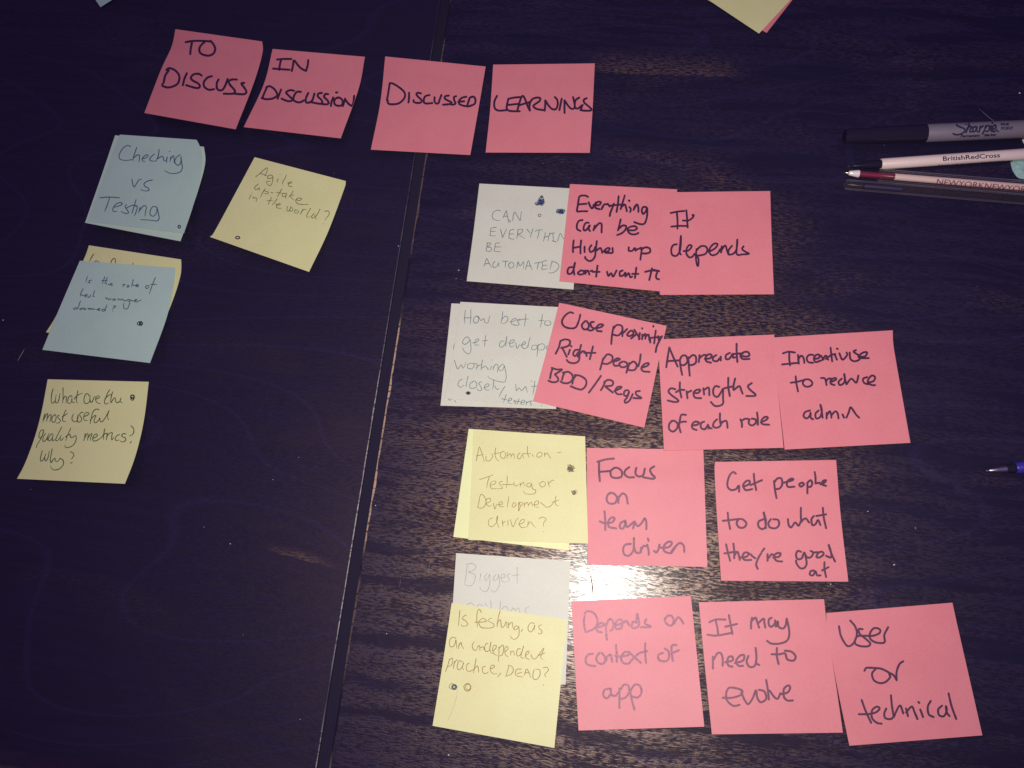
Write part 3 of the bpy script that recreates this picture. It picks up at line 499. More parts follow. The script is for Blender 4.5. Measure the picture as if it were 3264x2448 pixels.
W('it_may',2210,1890,2.8324,6.2,'marker',"""
It=18,33 25,30 36,30|25,31 27,39 28,47|16,47 26,48 43,45|40,25 42,36 44,46|36,38 49,35
may=66,28 65,34 65,40|66,31 70,28 72,33 74,39|73,34 79,29 80,34 81,39|88,28 85,30 85,36 88,38 92,34 92,31|92,31 93,38 95,32 96,38 101,40 104,36 105,29|105,29 107,37 108,47 105,54 97,57 88,57 83,54
need=22,72 22,78 22,85|23,75 27,68 31,68 33,74 33,82|36,78 44,76 44,72 40,72 38,78 40,82 44,83|47,79 56,76 57,70 52,71 48,77 51,82 56,82|62,71 60,77 63,83 69,82 71,73 70,61 71,71 71,79 74,81
to=94,62 94,71 96,80|88,69 97,69 103,68 105,73|103,65 110,66 115,71 113,76 106,75 104,70
evolve=33,118 43,118 53,115 55,110 47,107 40,107 37,113 38,121 45,127 52,126|54,112 58,121 62,125 67,118 70,110|71,110 72,118 76,123 82,119 80,111 74,109|82,98 84,110 85,120|86,110 91,117 95,119 98,113|98,114 106,112 109,107 107,104 102,108 102,117 106,121 112,121""")
W('user_or',2620,1900,3.0131,6.2,'marker',"""
User=18,32 20,42 25,51 29,53 34,49 37,40 35,32 30,26|43,35 39,35 40,40 46,45 51,50 49,53 41,53 35,50 37,43 44,42 54,42 61,39 61,35 55,34 51,39 51,45 57,49 66,49 66,41 70,33
or=45,79 47,76 54,76 63,77 71,81 76,84 79,89|79,89 79,80 82,72 86,69|57,77 53,82 55,89 61,92 67,91 72,86 71,82
technical=42,110 46,121 52,134|39,125 49,125|49,125 57,123 61,119 58,117 53,121 53,129 58,134 63,135|68,119 66,124 67,129 73,130 77,126|73,105 74,116 76,128|76,128 80,119 83,116 86,124|89,119 91,127|89,123 95,117 98,123 101,130|104,120 107,128|102,112 103,113|115,111 112,117 113,125 118,128|127,116 123,120 124,126 129,127 132,121 131,116 132,123 135,127|134,103 137,116 142,130""")
# key: (layer, paper, [left edge TL..BL], [right edge TR..BR])  native px
# outlines of the notes: layer, paper, left edge, right edge (photo pixels)
O={
'to_discuss':(0,'pink',[(559,93),(547,149),(512,225),(460,360)],[(835,132),(837,167),(809,264),(751,412)]),
'in_discussion':(0,'pink',[(869,156),(841,268),(777,405)],[(1163,181),(1143,283),(1086,441)]),
'discussed':(0,'pink',[(1228,180),(1212,328),(1182,477)],[(1548,212),(1524,353),(1499,494)]),
'learnings':(0,'pink',[(1572,206),(1562.5,347),(1548,486)],[(1896,202),(1889,344),(1880,487)]),
'checking_under':(0,'blue_light',[(367,431),(320,570),(271,710)],[(650,468),(655,507),(650,541),(638,585),(616,654),(575,769)]),
'checking':(1,'blue',[(382,429),(330,568),(279.5,706)],[(626.6,445.6),(637,466),(644,496),(640,560),(616,654),(586,744)]),
'agile':(0,'yellow',[(811.6,501),(747,621.6),(681,743),(669,755)],[(1102,577),(1099.5,594.6),(1045.5,739),(985,866.6)]),
'hidden_yellow':(0,'yellow',[(283.5,782),(265,831),(179,1006),(146.5,1059)],[(577,827),(578,850),(574,883),(551,956),(490,1110)]),
'role':(1,'blue',[(254.6,831),(184,995.6),(135,1115)],[(559.4,853.4),(553,916),(529.6,1017),(478,1157)]),
'metrics':(0,'yellow',[(152,1209),(133,1310),(110,1396),(78,1481),(54,1526)],[(474,1217),(462,1318),(447,1396),(426,1470),(398,1542)]),
'can_everything':(0,'grey',[(1528,585),(1510,733),(1487.6,896)],[(1850,602),(1828,923)]),
'everything_pink':(1,'pink',[(1816.7,586.5),(1783,897)],[(2158.4,603.5),(2146,933)]),
'it_depends':(2,'pink',[(2106,613),(2103,940)],[(2455,609),(2459,742),(2467,938)]),
'how_best_under':(0,'grey',[(1439,967),(1404,1293)],[(1795,982),(1772.4,1303.8)]),
'how_best':(1,'grey',[(1467.5,962),(1455,1058),(1431,1202),(1415.6,1269)],[(1791,979.5),(1750,1298)]),
'close_proximity':(2,'pink',[(1782.5,965),(1744.5,1112),(1699,1279)],[(2124.8,1038.6),(2100,1147.5),(2075,1266),(2053.4,1363.4)]),
'appreciate':(1,'pink',[(2097,1082),(2116.5,1436)],[(2468,1066.4),(2471,1166),(2483,1281.5),(2497.5,1427.3)]),
'incentivise':(0,'pink',[(2464,1075.6),(2470,1166.7),(2485.4,1296),(2501,1433)],[(2845.7,1052.8),(2847.5,1098),(2864,1197),(2902,1411.5)]),
'automation_under':(0,'yellow_bright',[(1494,1367),(1444.8,1711.5)],[(1844,1391.5),(1812,1754.8)]),
'automation':(1,'yellow',[(1509,1370),(1501,1573),(1493,1721)],[(1865,1390.7),(1874.4,1733)]),
'focus':(0,'pink',[(1870.4,1427.8),(1871.9,1799.7)],[(2241.8,1432.7),(2254.7,1807.4)]),
'get_people':(0,'pink',[(2279.4,1472.4),(2277.5,1492),(2283,1608),(2298.4,1851)],[(2665,1466),(2680,1647),(2704,1854)]),
'biggest':(0,'grey',[(1454,1763),(1443.6,1923),(1430,2161)],[(1818.6,1788.5),(1802.7,2182.6)]),
'is_testing':(1,'yellow',[(1439.6,1922),(1413.7,2098),(1378.7,2313.5)],[(1807.4,1975.4),(1791.5,2137.7),(1766.9,2384.2)]),
'depends_on':(0,'pink',[(1820.8,1916.8),(1844,2328.6)],[(2202,1899.3),(2245,2316.4)]),
'it_may':(1,'pink',[(2227.6,1919.7),(2246.8,2125),(2269,2341)],[(2626.4,1909.8),(2640.5,2031.6),(2663.2,2173),(2686.7,2335.3)]),
'user_or':(0,'pink',[(2633.6,1954),(2638,2020.5),(2665,2171),(2707.4,2377)],[(3035.8,1921),(3050.9,1990),(3090,2162),(3131.3,2343.8)]),
}
# ------------------------------------------------------------------ sticky notes
LIFT = {'to_discuss': 6.0, 'in_discussion': 5.5, 'discussed': 3.5, 'learnings': 2.5, 'checking_under': 7.0, 'checking': 7.0, 'agile': 6.5,
        'hidden_yellow': 3.0, 'role': 7.5, 'metrics': 8.5, 'can_everything': 2.5, 'everything_pink': 2.5, 'it_depends': 2.5,
        'how_best_under': 1.6, 'how_best': 1.9, 'close_proximity': 2.2, 'appreciate': 2.2, 'incentivise': 2.4, 'automation_under': 2.0, 'automation': 2.4,
        'focus': 1.8, 'get_people': 3.2, 'biggest': 0.0, 'is_testing': 3.0, 'depends_on': 2.0, 'it_may': 2.6, 'user_or': 2.8}
LABEL = {
 'to_discuss': 'pink sticky note reading TO DISCUSS, leftmost of the heading row',
 'in_discussion': 'pink sticky note reading IN DISCUSSION, second of the heading row',
 'discussed': 'pink sticky note reading DISCUSSED, lying across the table groove',
 'learnings': 'pink sticky note reading LEARNINGS, last of the heading row',
 'checking_under': 'blank pale blue sticky note showing round the edges under Checking vs Testing',
 'checking': 'pale blue sticky note handwritten Checking vs Testing in blue pen',
 'agile': 'tilted yellow sticky note about Agile up-take in the world with one ink dot',
 'hidden_yellow': 'yellow sticky note mostly hidden under the blue test manager note',
 'role': 'pale blue sticky note asking if the role of test manager is doomed',
 'metrics': 'yellow sticky note asking for the most useful quality metrics, at the lower left',
 'can_everything': 'pale grey sticky note asking CAN EVERYTHING BE AUTOMATED, with blue scribbles',
 'everything_pink': 'pink sticky note reading Everything can be Higher up, overlapping the grey automated note',
 'it_depends': 'pink sticky note reading It depends',
 'how_best_under': 'pale grey sticky note sticking out at the left under How best to get developers',
 'how_best': 'pale grey sticky note reading How best to get developers working closely with testers',
 'close_proximity': 'tilted pink sticky note reading Close proximity, Right people, BDD/Reqs',
 'appreciate': 'pink sticky note reading Appreciate strengths of each role',
 'incentivise': 'pink sticky note reading Incentivise to reduce admin',
 'automation_under': 'yellow sticky note peeking out at the left and bottom under the Automation note',
 'automation': 'pale yellow sticky note reading Automation - Testing or Development driven?',
 'focus': 'pink sticky note reading Focus on team driven',
 'get_people': 'pink sticky note reading Get people to do what they\'re good at',
 'biggest': 'pale grey sticky note starting Biggest, lower half covered by a yellow note',
 'is_testing': 'pale yellow sticky note asking Is testing, as an independent practice, DEAD?',
 'depends_on': 'pink sticky note reading Depends on context of app',
 'it_may': 'pink sticky note reading It may need to evolve',
 'user_or': 'pink sticky note reading User or technical, at the lower right',
}
GRP = {'pink': 'pink sticky notes on the table', 'yellow': 'yellow sticky notes on the table', 'blue': 'pale blue sticky notes on the table', 'grey': 'pale grey sticky notes on the table'}
GAPZ = 0.60
def resample(P, n):
    C = crom(P, 3); d = [0]
    for a, b in zip(C, C[1:]): d.append(d[-1] + math.dist(a, b))
    out = []; j = 0
    for i in range(n + 1):
        s = d[-1] * i / n
        while j < len(C) - 2 and d[j + 1] < s: j += 1
        t = (s - d[j]) / max(1e-9, d[j + 1] - d[j]); out.append((C[j][0] + (C[j + 1][0] - C[j][0]) * t, C[j][1] + (C[j + 1][1] - C[j][1]) * t))
    return out
class Note:
    def __init__(s, key, layer, L, R):
        s.N = 40; s.L = resample(L, s.N); s.R = resample(R, s.N); s.layer = layer; s.key = key
        s.lift = LIFT[key]; s.ph = (sum(map(ord, key.split('_')[0])) % 97) / 9.0
    def edge(s, E, v):
        v = min(1, max(0, v)) * s.N; i = min(s.N - 1, int(v)); t = v - i
        return (E[i][0] + (E[i + 1][0] - E[i][0]) * t, E[i][1] + (E[i + 1][1] - E[i][1]) * t)
    def px(s, u, v):
        a, b = s.edge(s.L, v), s.edge(s.R, v); return (a[0] + (b[0] - a[0]) * u, a[1] + (b[1] - a[1]) * u)
    def h(s, u, v):
        z = 0.22 + s.layer * GAPZ
        z += s.lift * max(0.0, (v - 0.12) / 0.88) ** 1.7
        if s.key not in ('biggest', 'hidden_yellow'):
            z += 0.45 * sstep(0.10, 0.30, v)
            z += 0.17 * math.sin(v * 5.2 + u * 2.1 + s.ph) * sstep(0.0, 0.3, v) + 0.17 * math.sin(u * 4.3 + s.ph * 2) * v
            z += 0.35 * (abs(2 * u - 1) ** 3) * v
        return z * MM
    def uv(s, p):
        lo, hi = 0.0, 1.0
        def f(v):
            a, b = s.edge(s.L, v), s.edge(s.R, v)
            return (b[0] - a[0]) * (p[1] - a[1]) - (b[1] - a[1]) * (p[0] - a[0])
        for _ in range(18):
            m = (lo + hi) / 2
            if f(m) > 0: lo = m
            else: hi = m
        v = (lo + hi) / 2; a, b = s.edge(s.L, v), s.edge(s.R, v)
        dx, dy = b[0] - a[0], b[1] - a[1]
        u = ((p[0] - a[0]) * dx + (p[1] - a[1]) * dy) / (dx * dx + dy * dy)
        return min(.998, max(.002, u)), min(.998, max(.002, v))
    def pt(s, p, dz):
        u, v = s.uv(p); return at(s.px(u, v), s.h(u, v) + dz)

def paper_sheet(name, fn, n, m, thick=0.0001):
    """grid of fn(u,v) -> world point, closed into a thin sheet"""
    c = fn(.5, .5); c = Vector((c.x, c.y, 0))
    V, F = [], []
    for side in (0, 1):
        for j in range(n + 1):
            for i in range(n + 1):
                V.append(fn(i / n, j / n) - c - Vector((0, 0, side * thick)))
    S_ = (n + 1) ** 2; I = lambda i, j, k: k * S_ + j * (n + 1) + i
    for j in range(n):
        for i in range(n):
            F.append((I(i, j, 0), I(i, j + 1, 0), I(i + 1, j + 1, 0), I(i + 1, j, 0)))
            F.append((I(i, j, 1), I(i + 1, j, 1), I(i + 1, j + 1, 1), I(i, j + 1, 1)))
    rim = [I(i, 0, 0) for i in range(n)] + [I(n, j, 0) for j in range(n)] + [I(n - i, n, 0) for i in range(n)] + [I(0, n - j, 0) for j in range(n)]
    b0 = len(V); nr = len(rim)                      # the cut edge has corners of its own so that it stays crisp
    V += [V[i] for i in rim] + [V[i + S_] for i in rim]
    for i in range(nr): F.append((b0 + i, b0 + (i + 1) % nr, b0 + nr + (i + 1) % nr, b0 + nr + i))
    o = mesh_obj(name, V, F, m, None, True); o.location = c
    nf = 2 * n * n
    o.data.polygons.foreach_set('use_smooth', [i < nf for i in range(len(F))]); o.data.update()
    return o, c

def ribbon(pts, w, tofn, taper, z0):
    """flat ink line of width w (photo pixels) laid on a surface; returns verts, faces"""
    C = crom(pts, 2.2)
    if len(C) < 2: C = [C[0], (C[0][0] + .5, C[0][1])]
    D2 = [C[0]]
    for p in C[1:]:
        if math.dist(p, D2[-1]) > 0.7: D2.append(p)
    if len(D2) < 2: D2 = [C[0], (C[0][0] + 1.0, C[0][1] + .1)]
    r = w / 2; n = len(D2)
    tang = []
    for i in range(n):
        a, b = D2[max(0, i - 1)], D2[min(n - 1, i + 1)]; d = math.dist(a, b) or 1
        tang.append(((b[0] - a[0]) / d, (b[1] - a[1]) / d))
    items = []
    ph = random.uniform(0, 50)
    for e, sgn in ((0, -1), ):
        for q, hw in ((1.0, .12), (.86, .5), (.5, .86)):
            items.append((D2[0][0] - tang[0][0] * r * q, D2[0][1] - tang[0][1] * r * q, tang[0], r * hw))
    for i, p in enumerate(D2):
        k_ = 1 + 0.10 * noise.noise(Vector((i * .22, ph, 0)))
        if taper:
            k_ *= 0.72 + 0.28 * min(1, (n - 1 - i) / (0.25 * n + 1)); k_ *= 1 + .22 * noise.noise(Vector((i * .12, ph, 5)))
        items.append((p[0], p[1], tang[i], r * k_))
    re = items[-1][3]
    for q, hw in ((.5, .86), (.86, .5), (1.0, .12)):
        items.append((D2[-1][0] + tang[-1][0] * re * q, D2[-1][1] + tang[-1][1] * re * q, tang[-1], re * hw))
    V, F = [], []
    for i, (x, y, t, hw) in enumerate(items):
        z = z0 + i * 2.0e-8
        V.append(tofn((x - t[1] * hw, y + t[0] * hw), z)); V.append(tofn((x + t[1] * hw, y - t[0] * hw), z))
    for i in range(len(items) - 1):
        a = 2 * i; F.append((a, a + 1, a + 3, a + 2))
    return V, F

def write(key, tofn, parent, c):
    z = 0.00006
    for (name, ink, w, strokes) in TEXT.get(key, []):
        V, F = [], []
        for st in strokes:
            v, f = ribbon(st, w * (1.12 if ink == 'marker' else 1.0), tofn, ink not in ('marker', 'dot_ink'), z); b = len(V)
            V += [x - c for x in v]; F += [tuple(b + q for q in ff) for ff in f]
            z += 0.0000022
        mesh_obj(name, V, F, INK[ink], parent)

for key, (layer, col, L, R) in O.items():
    nt = Note(key, layer, L, R)
    o, c = paper_sheet('sticky_note', lambda u, v: at(nt.px(u, v), nt.h(u, v)), 22, PAPER[col])
    tag(o, LABEL[key], 'sticky note', GRP[col.split('_')[0]])
    write(key, nt.pt, o, c)

def corner_note(corner, toward_a, toward_b, col, label, z0, lift):
    """a whole 76 mm note of which only one corner enters the picture"""
    c0 = at(corner, z0); a = (at(toward_a, z0) - c0).normalized(); b = (at(toward_b, z0) - c0)
    b = (b - a * b.dot(a)).normalized()
    S_ = 0.076
    def fn(u, v):
        p = c0 + a * S_ * u + b * S_ * v
        return Vector((p.x, p.y, z0 + lift * (u * u * .4 + v * v * .6)))
    n = 10
    o, c = paper_sheet('sticky_note', fn if a.cross(b).z < 0 else (lambda u, v: fn(v, u)), n, PAPER[col])
    tag(o, label, 'sticky note', GRP[col])
corner_note((2443.8, 104.5), (2525.5, 0), (2372, 56), 'pink', 'pink sticky note edging out under the yellow note at the top edge', 0.0003, 0.0005)
corner_note((2419.4, 106.7), (2519, 0), (2267, 0), 'yellow', 'blank yellow sticky note corner at the top edge, over a pink one', 0.0011, 0.0012)
corner_note((320, 22.6), (304.7, 0), (356, 0), 'blue', 'blue sticky note of which one corner shows at the top left', 0.0012, 0.001)

# ------------------------------------------------------------------ pens
def simple(name, c, rough=0.4, spec=0.5, coat=0.0, metal=0.0, trans=0.0, ior=1.5):
    k = NT(name); co = k.n('ShaderNodeTexCoord').outputs['Object']
    if trans == 0: k.l(k.mix(k.noise(co, 500, 3, 0.6), tuple(x * .93 for x in c), tuple(min(1, x * 1.06) for x in c)), k.b.inputs['Base Color'])
    else: k.b.inputs['Base Color'].default_value = (*c, 1)
    b = k.b.inputs; b['Roughness'].default_value = rough; b['Specular IOR Level'].default_value = spec
    b['Coat Weight'].default_value = coat; b['Metallic'].default_value = metal; b['Transmission Weight'].default_value = trans; b['IOR'].default_value = ior
    return k.m
m_grey = simple('grey_plastic', (0.20, 0.158, 0.20), 0.55)
m_black = simple('black_plastic', (0.017, 0.013, 0.029), 0.10, 0.4)
m_white = simple('white_plastic', (0.84, 0.64, 0.59), 0.35)
m_cone = simple('ivory_plastic', (0.85, 0.74, 0.70), 0.15, 0.6, 0.3)
m_maroon = simple('maroon_grip', (0.19, 0.018, 0.050), 0.32)
k = NT('clear_plastic')
lw = k.n('ShaderNodeLayerWeight'); lw.inputs['Blend'].default_value = 0.5
tr = k.n('ShaderNodeBsdfTransparent'); tr.inputs[0].default_value = (0.975, 0.95, 0.945, 1)
k.b.inputs['Base Color'].default_value = (0.34, 0.30, 0.38, 1); k.b.inputs['Roughness'].default_value = 0.12
mx = k.n('ShaderNodeMixShader')
k.l(k.math('ADD', k.ramp(lw.outputs['Facing'], 0.42, 0.80, 0.0, 0.75), 0.015), mx.inputs[0])
k.l(tr.outputs[0], mx.inputs[1]); k.l(k.b.outputs[0], mx.inputs[2])
k.l(mx.outputs[0], k.t.nodes['Material Output'].inputs[0])
m_clear = k.m
m_brass = simple('brass_tip', (0.75, 0.55, 0.35), 0.25, 0.5, 0, 1.0)
m_steel = simple('steel_tip', (0.75, 0.70, 0.70), 0.22, 0.5, 0, 1.0)
m_blue = simple('blue_plastic', (0.040, 0.028, 0.32), 0.35)
m_print = simple('dark_print', (0.022, 0.016, 0.055), 0.5)
m_mprint = simple('maroon_print', (0.20, 0.022, 0.07), 0.5)
class Axis:
    """pen axis through two pixels at radius height above the table; length coordinate s in metres"""
    def __init__(s, p0, p1, r):
        s.p0 = at(p0, r); s.p1 = at(p1, r); s.d = (s.p1 - s.p0).normalized(); s.r = r
        s.side = Vector((-s.d.y, s.d.x, 0)).normalized(); s.up = s.d.cross(s.side)
        if s.up.z < 0: s.up = -s.up
    def s_of(s, p):                       # where the picture point p falls along the pen
        q = at(p, s.r * 1.6); return (q - s.p0).dot(s.d)
    def hit(s, p, rad):                   # picture point p on the round surface of radius rad
        o = Vector((0, 0, CAM_H)); dr = ray(p); oc = o - s.p0
        dp = dr - s.d * dr.dot(s.d); op = oc - s.d * oc.dot(s.d)
        A = dp.dot(dp); B = 2 * dp.dot(op); C_ = op.dot(op) - rad * rad
        disc = B * B - 4 * A * C_
        if disc < 0: t = -B / (2 * A)
        else: t = (-B - math.sqrt(disc)) / (2 * A)
        q = o + dr * t
        ax = s.p0 + s.d * (q - s.p0).dot(s.d); n = (q - ax).normalized()
        return ax + n * rad
def lathe(name, ax, prof, m, root, c, seg=40, inner=None, sides=None):
    """prof: list of (s, radius) along the axis; inner: wall radius offset makes a tube"""
    V, F = [], []
    ring = list(prof)
    if inner: ring = ring + [(s_, r_ - inner) for s_, r_ in reversed(prof)]
    seg = sides or seg
    for (s_, r_) in ring:
        for i in range(seg):
            a = 2 * math.pi * (i + .5) / seg
            V.append(ax.p0 + ax.d * s_ + ax.side * (math.cos(a) * r_) + ax.up * (math.sin(a) * r_) - c)
    nr = len(ring)
    for j in range(nr - 1 if not inner else nr):
        k2 = (j + 1) % nr
        for i in range(seg):
            F.append((j * seg + i, j * seg + (i + 1) % seg, k2 * seg + (i + 1) % seg, k2 * seg + i))
    if not inner:
        F.append(tuple(range(seg))[::-1]); F.append(tuple((nr - 1) * seg + i for i in range(seg)))
    bm = bmesh.new(); me = bpy.data.meshes.new(name)
    vs = [bm.verts.new(v) for v in V]
    for f in F: bm.faces.new([vs[i] for i in f])
    bmesh.ops.recalc_face_normals(bm, faces=bm.faces)
    bm.to_mesh(me); bm.free(); me.materials.append(m)
    me.polygons.foreach_set('use_smooth', [len(p.vertices) == 4 and not sides for p in me.polygons])
    o = bpy.data.objects.new(name, me); COL.objects.link(o); o.parent = root
    try: me.set_sharp_from_angle(angle=math.radians(35))
    except Exception: pass
    return o
def font_print(name, text, px0, px1, height, ax, rad, m, root, c, shear=0.0, bold=0.0, lift=0.00004):
    """printed word between two pixels (baseline start/end), wrapped round the pen"""
    cu = bpy.data.curves.new('print_text', 'FONT'); cu.body = text; cu.size = 1; cu.shear = shear; cu.offset = bold; cu.resolution_u = 3
    t = bpy.data.objects.new('print_text', cu); COL.objects.link(t)
    dg = bpy.context.evaluated_depsgraph_get(); me0 = bpy.data.meshes.new_from_object(t.evaluated_get(dg))
    bm = bmesh.new(); bm.from_mesh(me0)
    bmesh.ops.triangulate(bm, faces=bm.faces)
    for _ in range(2):
        es = [e for e in bm.edges if e.calc_length() > 0.25]
        if es: bmesh.ops.subdivide_edges(bm, edges=es, cuts=1)
        bmesh.ops.triangulate(bm, faces=bm.faces)
    xs = [v.co.x for v in bm.verts]; x0, x1 = min(xs), max(xs)
    dx, dy = px1[0] - px0[0], px1[1] - px0[1]; L_ = math.hypot(dx, dy); nx, ny = dy / L_, -dx / L_
    cap = 0.72
    for v in bm.verts:
        u = (v.co.x - x0) / (x1 - x0); hh = v.co.y / cap * height
        v.co = ax.hit((px0[0] + dx * u + nx * hh, px0[1] + dy * u + ny * hh), rad + lift) - c
    me = bpy.data.meshes.new(name); bm.to_mesh(me); bm.free(); me.materials.append(m)
    for p in me.polygons: pass
    o = bpy.data.objects.new(name, me); COL.objects.link(o); o.parent = root
    bpy.data.objects.remove(t); bpy.data.meshes.remove(me0)
    return o

# grey permanent marker
A = Axis((2951, 424.5), (3264, 411), 0.0061)
root = empty('marker_pen', A.p0 * 1); root.location.z = 0; c = root.location.copy()
tag(root, 'grey permanent marker with a long black cap, topmost of the pens at the right', 'marker pen', 'pens at the right edge')
lathe('barrel', A, [(0.0, .0058), (.0008, .0061), (.070, .0061), (.0725, .0056), (.078, .0050), (.0785, .0044)], m_grey, root, c)
sc_ = A.s_of((2697, 436))
lathe('cap', A, [(sc_, .0034), (sc_ + .0006, .0046), (sc_ + .003, .0051), (-.012, .0060), (-.0006, .0062), (-.0001, .0060)], m_black, root, c)
CX, CY, CS = 2880, 370, 1.736
strk = "116,15 108,13 99,13 98,17 104,20 111,23 113,27 109,31 102,34 95,34 91,32|121,12 119,20 115,30|116,24 121,19 125,20 122,25 122,29 125,29|134,20 129,20 127,25 128,29 132,27 135,20 134,26 136,29|141,19 139,29|140,23 146,18|151,18 149,25 145,33|150,22 155,17 158,20 156,27 151,28|161,18 160,25 162,28 165,25|163,12 163,13|165,24 170,21 168,16 164,20 163,26 166,29 171,25|173,28 174,28"
V, F = [], []; zz = 0
for st in strk.split('|'):
    pts = [(CX + float(a.split(',')[0]) * CS, CY + float(a.split(',')[1]) * CS) for a in st.split()]
    v, f = ribbon(pts, 5.6, lambda p, z: A.hit(p, A.r + .00004 + z), False, zz); b = len(V); zz += 2e-6
    V += [x - c for x in v]; F += [tuple(b + q for q in ff) for ff in f]
mesh_obj('lettering', V, F, m_print, root)
font_print('lettering', 'Permanent', (3061, 438), (3124, 435), 8.5, A, A.r, m_print, root, c, .25, .05)
font_print('lettering', 'Marker', (3136.5, 435), (3177.5, 432.5), 8.5, A, A.r, m_print, root, c, .25, .05)
font_print('lettering', 'FINE', (3190, 400.5), (3217, 399.5), 8.0, A, A.r, m_print, root, c, 0, .05)
font_print('lettering', 'POINT', (3191, 414), (3230.5, 413), 9.5, A, A.r, m_print, root, c, 0, .05)
# white ballpoint
A = Axis((2807.5, 523), (3264, 491), 0.0038)
root = empty('ballpoint_pen', A.p0 * 1); root.location.z = 0; c = root.location.copy()
tag(root, 'white ballpoint pen printed BritishRedCross with a black tip', 'ballpoint pen', 'pens at the right edge')
lathe('barrel', A, [(0.0, .0036), (.0004, .0038), (.105, .0038), (.106, .0035)], m_white, root, c)
s0 = A.s_of((2712, 532))
lathe('tip', A, [(s0, .00045), (s0 + .002, .0006), (s0 + .0035, .0013), (-.010, .0022), (-.0088, .0026), (-.0004, .0029), (.0, .0029)], m_black, root, c)
lathe('ball_point', A, [(s0 - .0012, .0002), (s0 - .0008, .0005), (s0 - .0001, .0005)], m_brass, root, c, 16)
font_print('lettering', 'BritishRedCross', (3006, 513), (3188, 501), 14.5, A, A.r, m_print, root, c, 0, .02)
font_print('lettering', 'First aid at your fingertips', (2988, 530), (3200, 515.5), 6.0, A, A.r, m_print, root, c, .3, 0)
# clear ballpoint with a white ink tube
A = Axis((2705, 551.3), (3264, 597), 0.0046)
root = empty('ballpoint_pen', A.p0 * 1); root.location.z = 0; c = root.location.copy()
tag(root, 'clear ballpoint pen with maroon grip, white inside, printed NEWYORK in maroon', 'ballpoint pen', 'pens at the right edge')
S_ = A.s_of
sg0, sg1, sb0 = S_((2742, 554)), S_((2855, 563.6)), S_((2808, 560))
lathe('ball_point', A, [(-.0023, .00015), (-.0018, .00035), (.0002, .00055)], m_brass, root, c, 16)
lathe('nose_cone', A, [(0, .0014), (.0006, .0016), (sg0 - .001, .0026), (sg0, .0025)], m_cone, root, c)
lathe('grip', A, [(sg0 + .00005, .0021), ((sg0 + sg1) / 2, .0021), (sg1, .0020)], m_maroon, root, c)
lathe('ink_tube', A, [(sg1 + .00005, .0023), (.135, .0023)], m_white, root, c)
lathe('clear_barrel', A, [(sb0, .0043), (sb0 + .0005, .0046), (.138, .0046)], m_clear, root, c, 48, .0011)
font_print('lettering', 'NEWYORKNEWYORK', (2984.5, 587), (3290, 613.5), 18, A, .0046, m_mprint, root, c, .12, 0.002)
# clear pen cap lying alongside
A = Axis((2697, 588), (3264, 635), 0.0036)
root = empty('clear_tube', A.p0 * 1); root.location.z = 0; c = root.location.copy()
tag(root, 'clear empty plastic tube lying along the underside of the clear pen', 'plastic tube', 'pens at the right edge')
lathe('tube_wall', A, [(0, .0034), (.0004, .0036), (.139, .0036), (.14, .0033)], m_clear, root, c, 48, .0008)
sk = A.s_of((2876, 603))
lathe('ink_stub', A, [(.012, .0019), (sk, .0019)], simple('dark_blue_stub', (.02, .014, .07), .5), root, c)
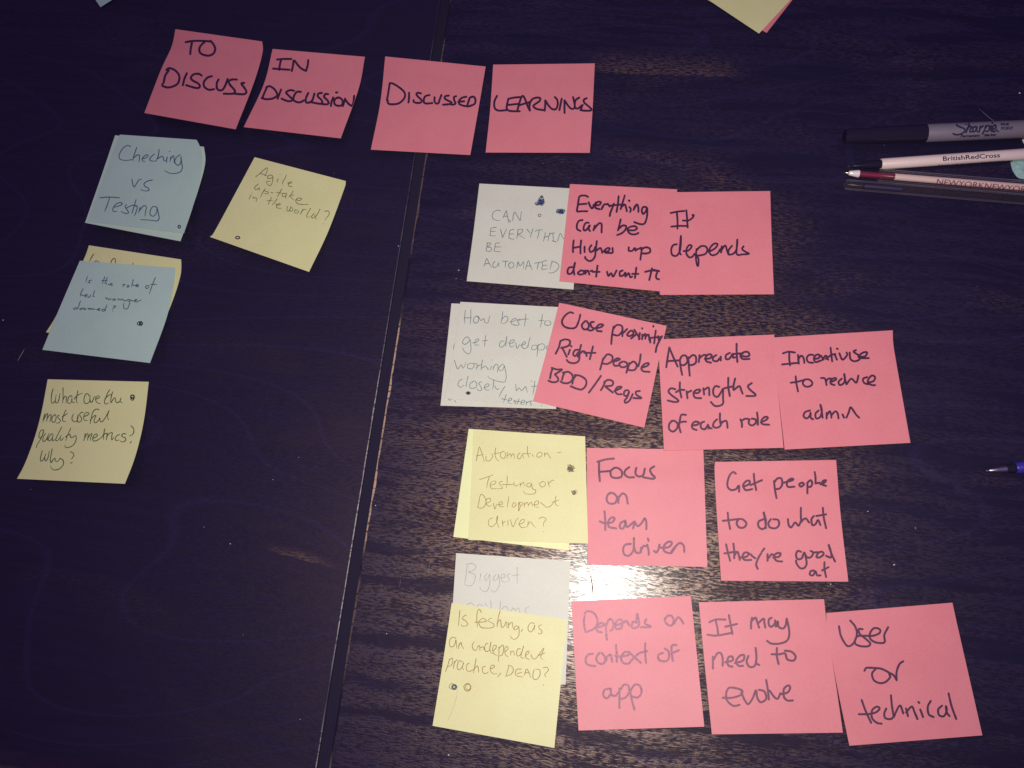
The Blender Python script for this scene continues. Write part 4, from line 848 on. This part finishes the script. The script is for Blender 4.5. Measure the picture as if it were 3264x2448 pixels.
# blue pen
A = Axis((3152, 1500), (3250, 1490.5), 0.0036)
root = empty('ballpoint_pen', A.p0 * 1); root.location.z = 0; c = root.location.copy()
tag(root, 'blue pen with a dark metal nose entering at the right edge', 'ballpoint pen', 'pens at the right edge')
se = A.s_of((3241, 1492))
lathe('nose_cone', A, [(0, .0007), (.0004, .0010), (se * .35, .0016), (se * .66, .0021)], simple('nose_metal', (.62, .56, .56), .30, .5, 0, 1.0), root, c)
lathe('collar', A, [(se * .66 + .00005, .0022), (se * .8, .0028), (se, .0031)], m_black, root, c)
lathe('ball_point', A, [(-.0016, .0003), (-.0010, .0005), (-.00005, .0006)], m_steel, root, c, 16)
lathe('barrel', A, [(se + .00005, .0033), (se + .0006, .0036), (.118, .0036), (.12, .0030)], m_blue, root, c)

# ------------------------------------------------------------------ scraps at the right edge
def scrap(name, poly, z, seed, m, label, cat):
    """crumpled lump: facetted mound over an outline"""
    c = sum((at(p) for p in poly), Vector()) / len(poly); V, F = [], []
    ring = [at(p) - c for p in crom(poly + [poly[0]], 5)[:-1]]; n = len(ring); R_ = 7
    for j in range(R_):
        t = 1 - j / (R_ - 1) if j < R_ - 1 else 0.12
        for i, q in enumerate(ring):
            hh = z * (1 - t ** 2.2) * (0.75 + .5 * noise.noise(Vector((i * .55, j * 1.3, seed)))) + (.0002 if j else .00005)
            w = 1 + .10 * noise.noise(Vector((i * .8, j, seed + 4))) if j else 1
            V.append(Vector((q.x * t * w, q.y * t * w, hh)))
    V.append(Vector((0, 0, z)))
    for j in range(R_ - 1):
        for i in range(n):
            F.append((j * n + i, j * n + (i + 1) % n, (j + 1) * n + (i + 1) % n, (j + 1) * n + i))
    for i in range(n): F.append(((R_ - 1) * n + i, (R_ - 1) * n + (i + 1) % n, len(V) - 1))
    F.append(tuple(range(n))[::-1])
    bm = bmesh.new(); vs = [bm.verts.new(v) for v in V]
    for f in F: bm.faces.new([vs[i] for i in f])
    bmesh.ops.recalc_face_normals(bm, faces=bm.faces)
    me = bpy.data.meshes.new(name); bm.to_mesh(me); bm.free(); me.materials.append(m)
    o = bpy.data.objects.new(name, me); COL.objects.link(o); o.location = c
    tag(o, label, cat)
scrap('crumpled_paper', [(3221, 517), (3241, 508), (3275, 508), (3305, 520), (3312, 550), (3300, 575), (3262, 571), (3248, 568), (3238, 560), (3226, 540)], .004, 3.0,
      simple('mint_paper', (.32, .50, .49), .7), 'crumpled scrap of mint green paper between the pens at the right edge', 'paper scrap')
scrap('crumpled_paper', [(3257, 446), (3270, 439), (3290, 440), (3300, 455), (3285, 464), (3266, 460)], .003, 9.0,
      simple('pale_scrap', (.66, .60, .52), .7), 'small pale scrap just below the grey marker at the right edge', 'paper scrap')
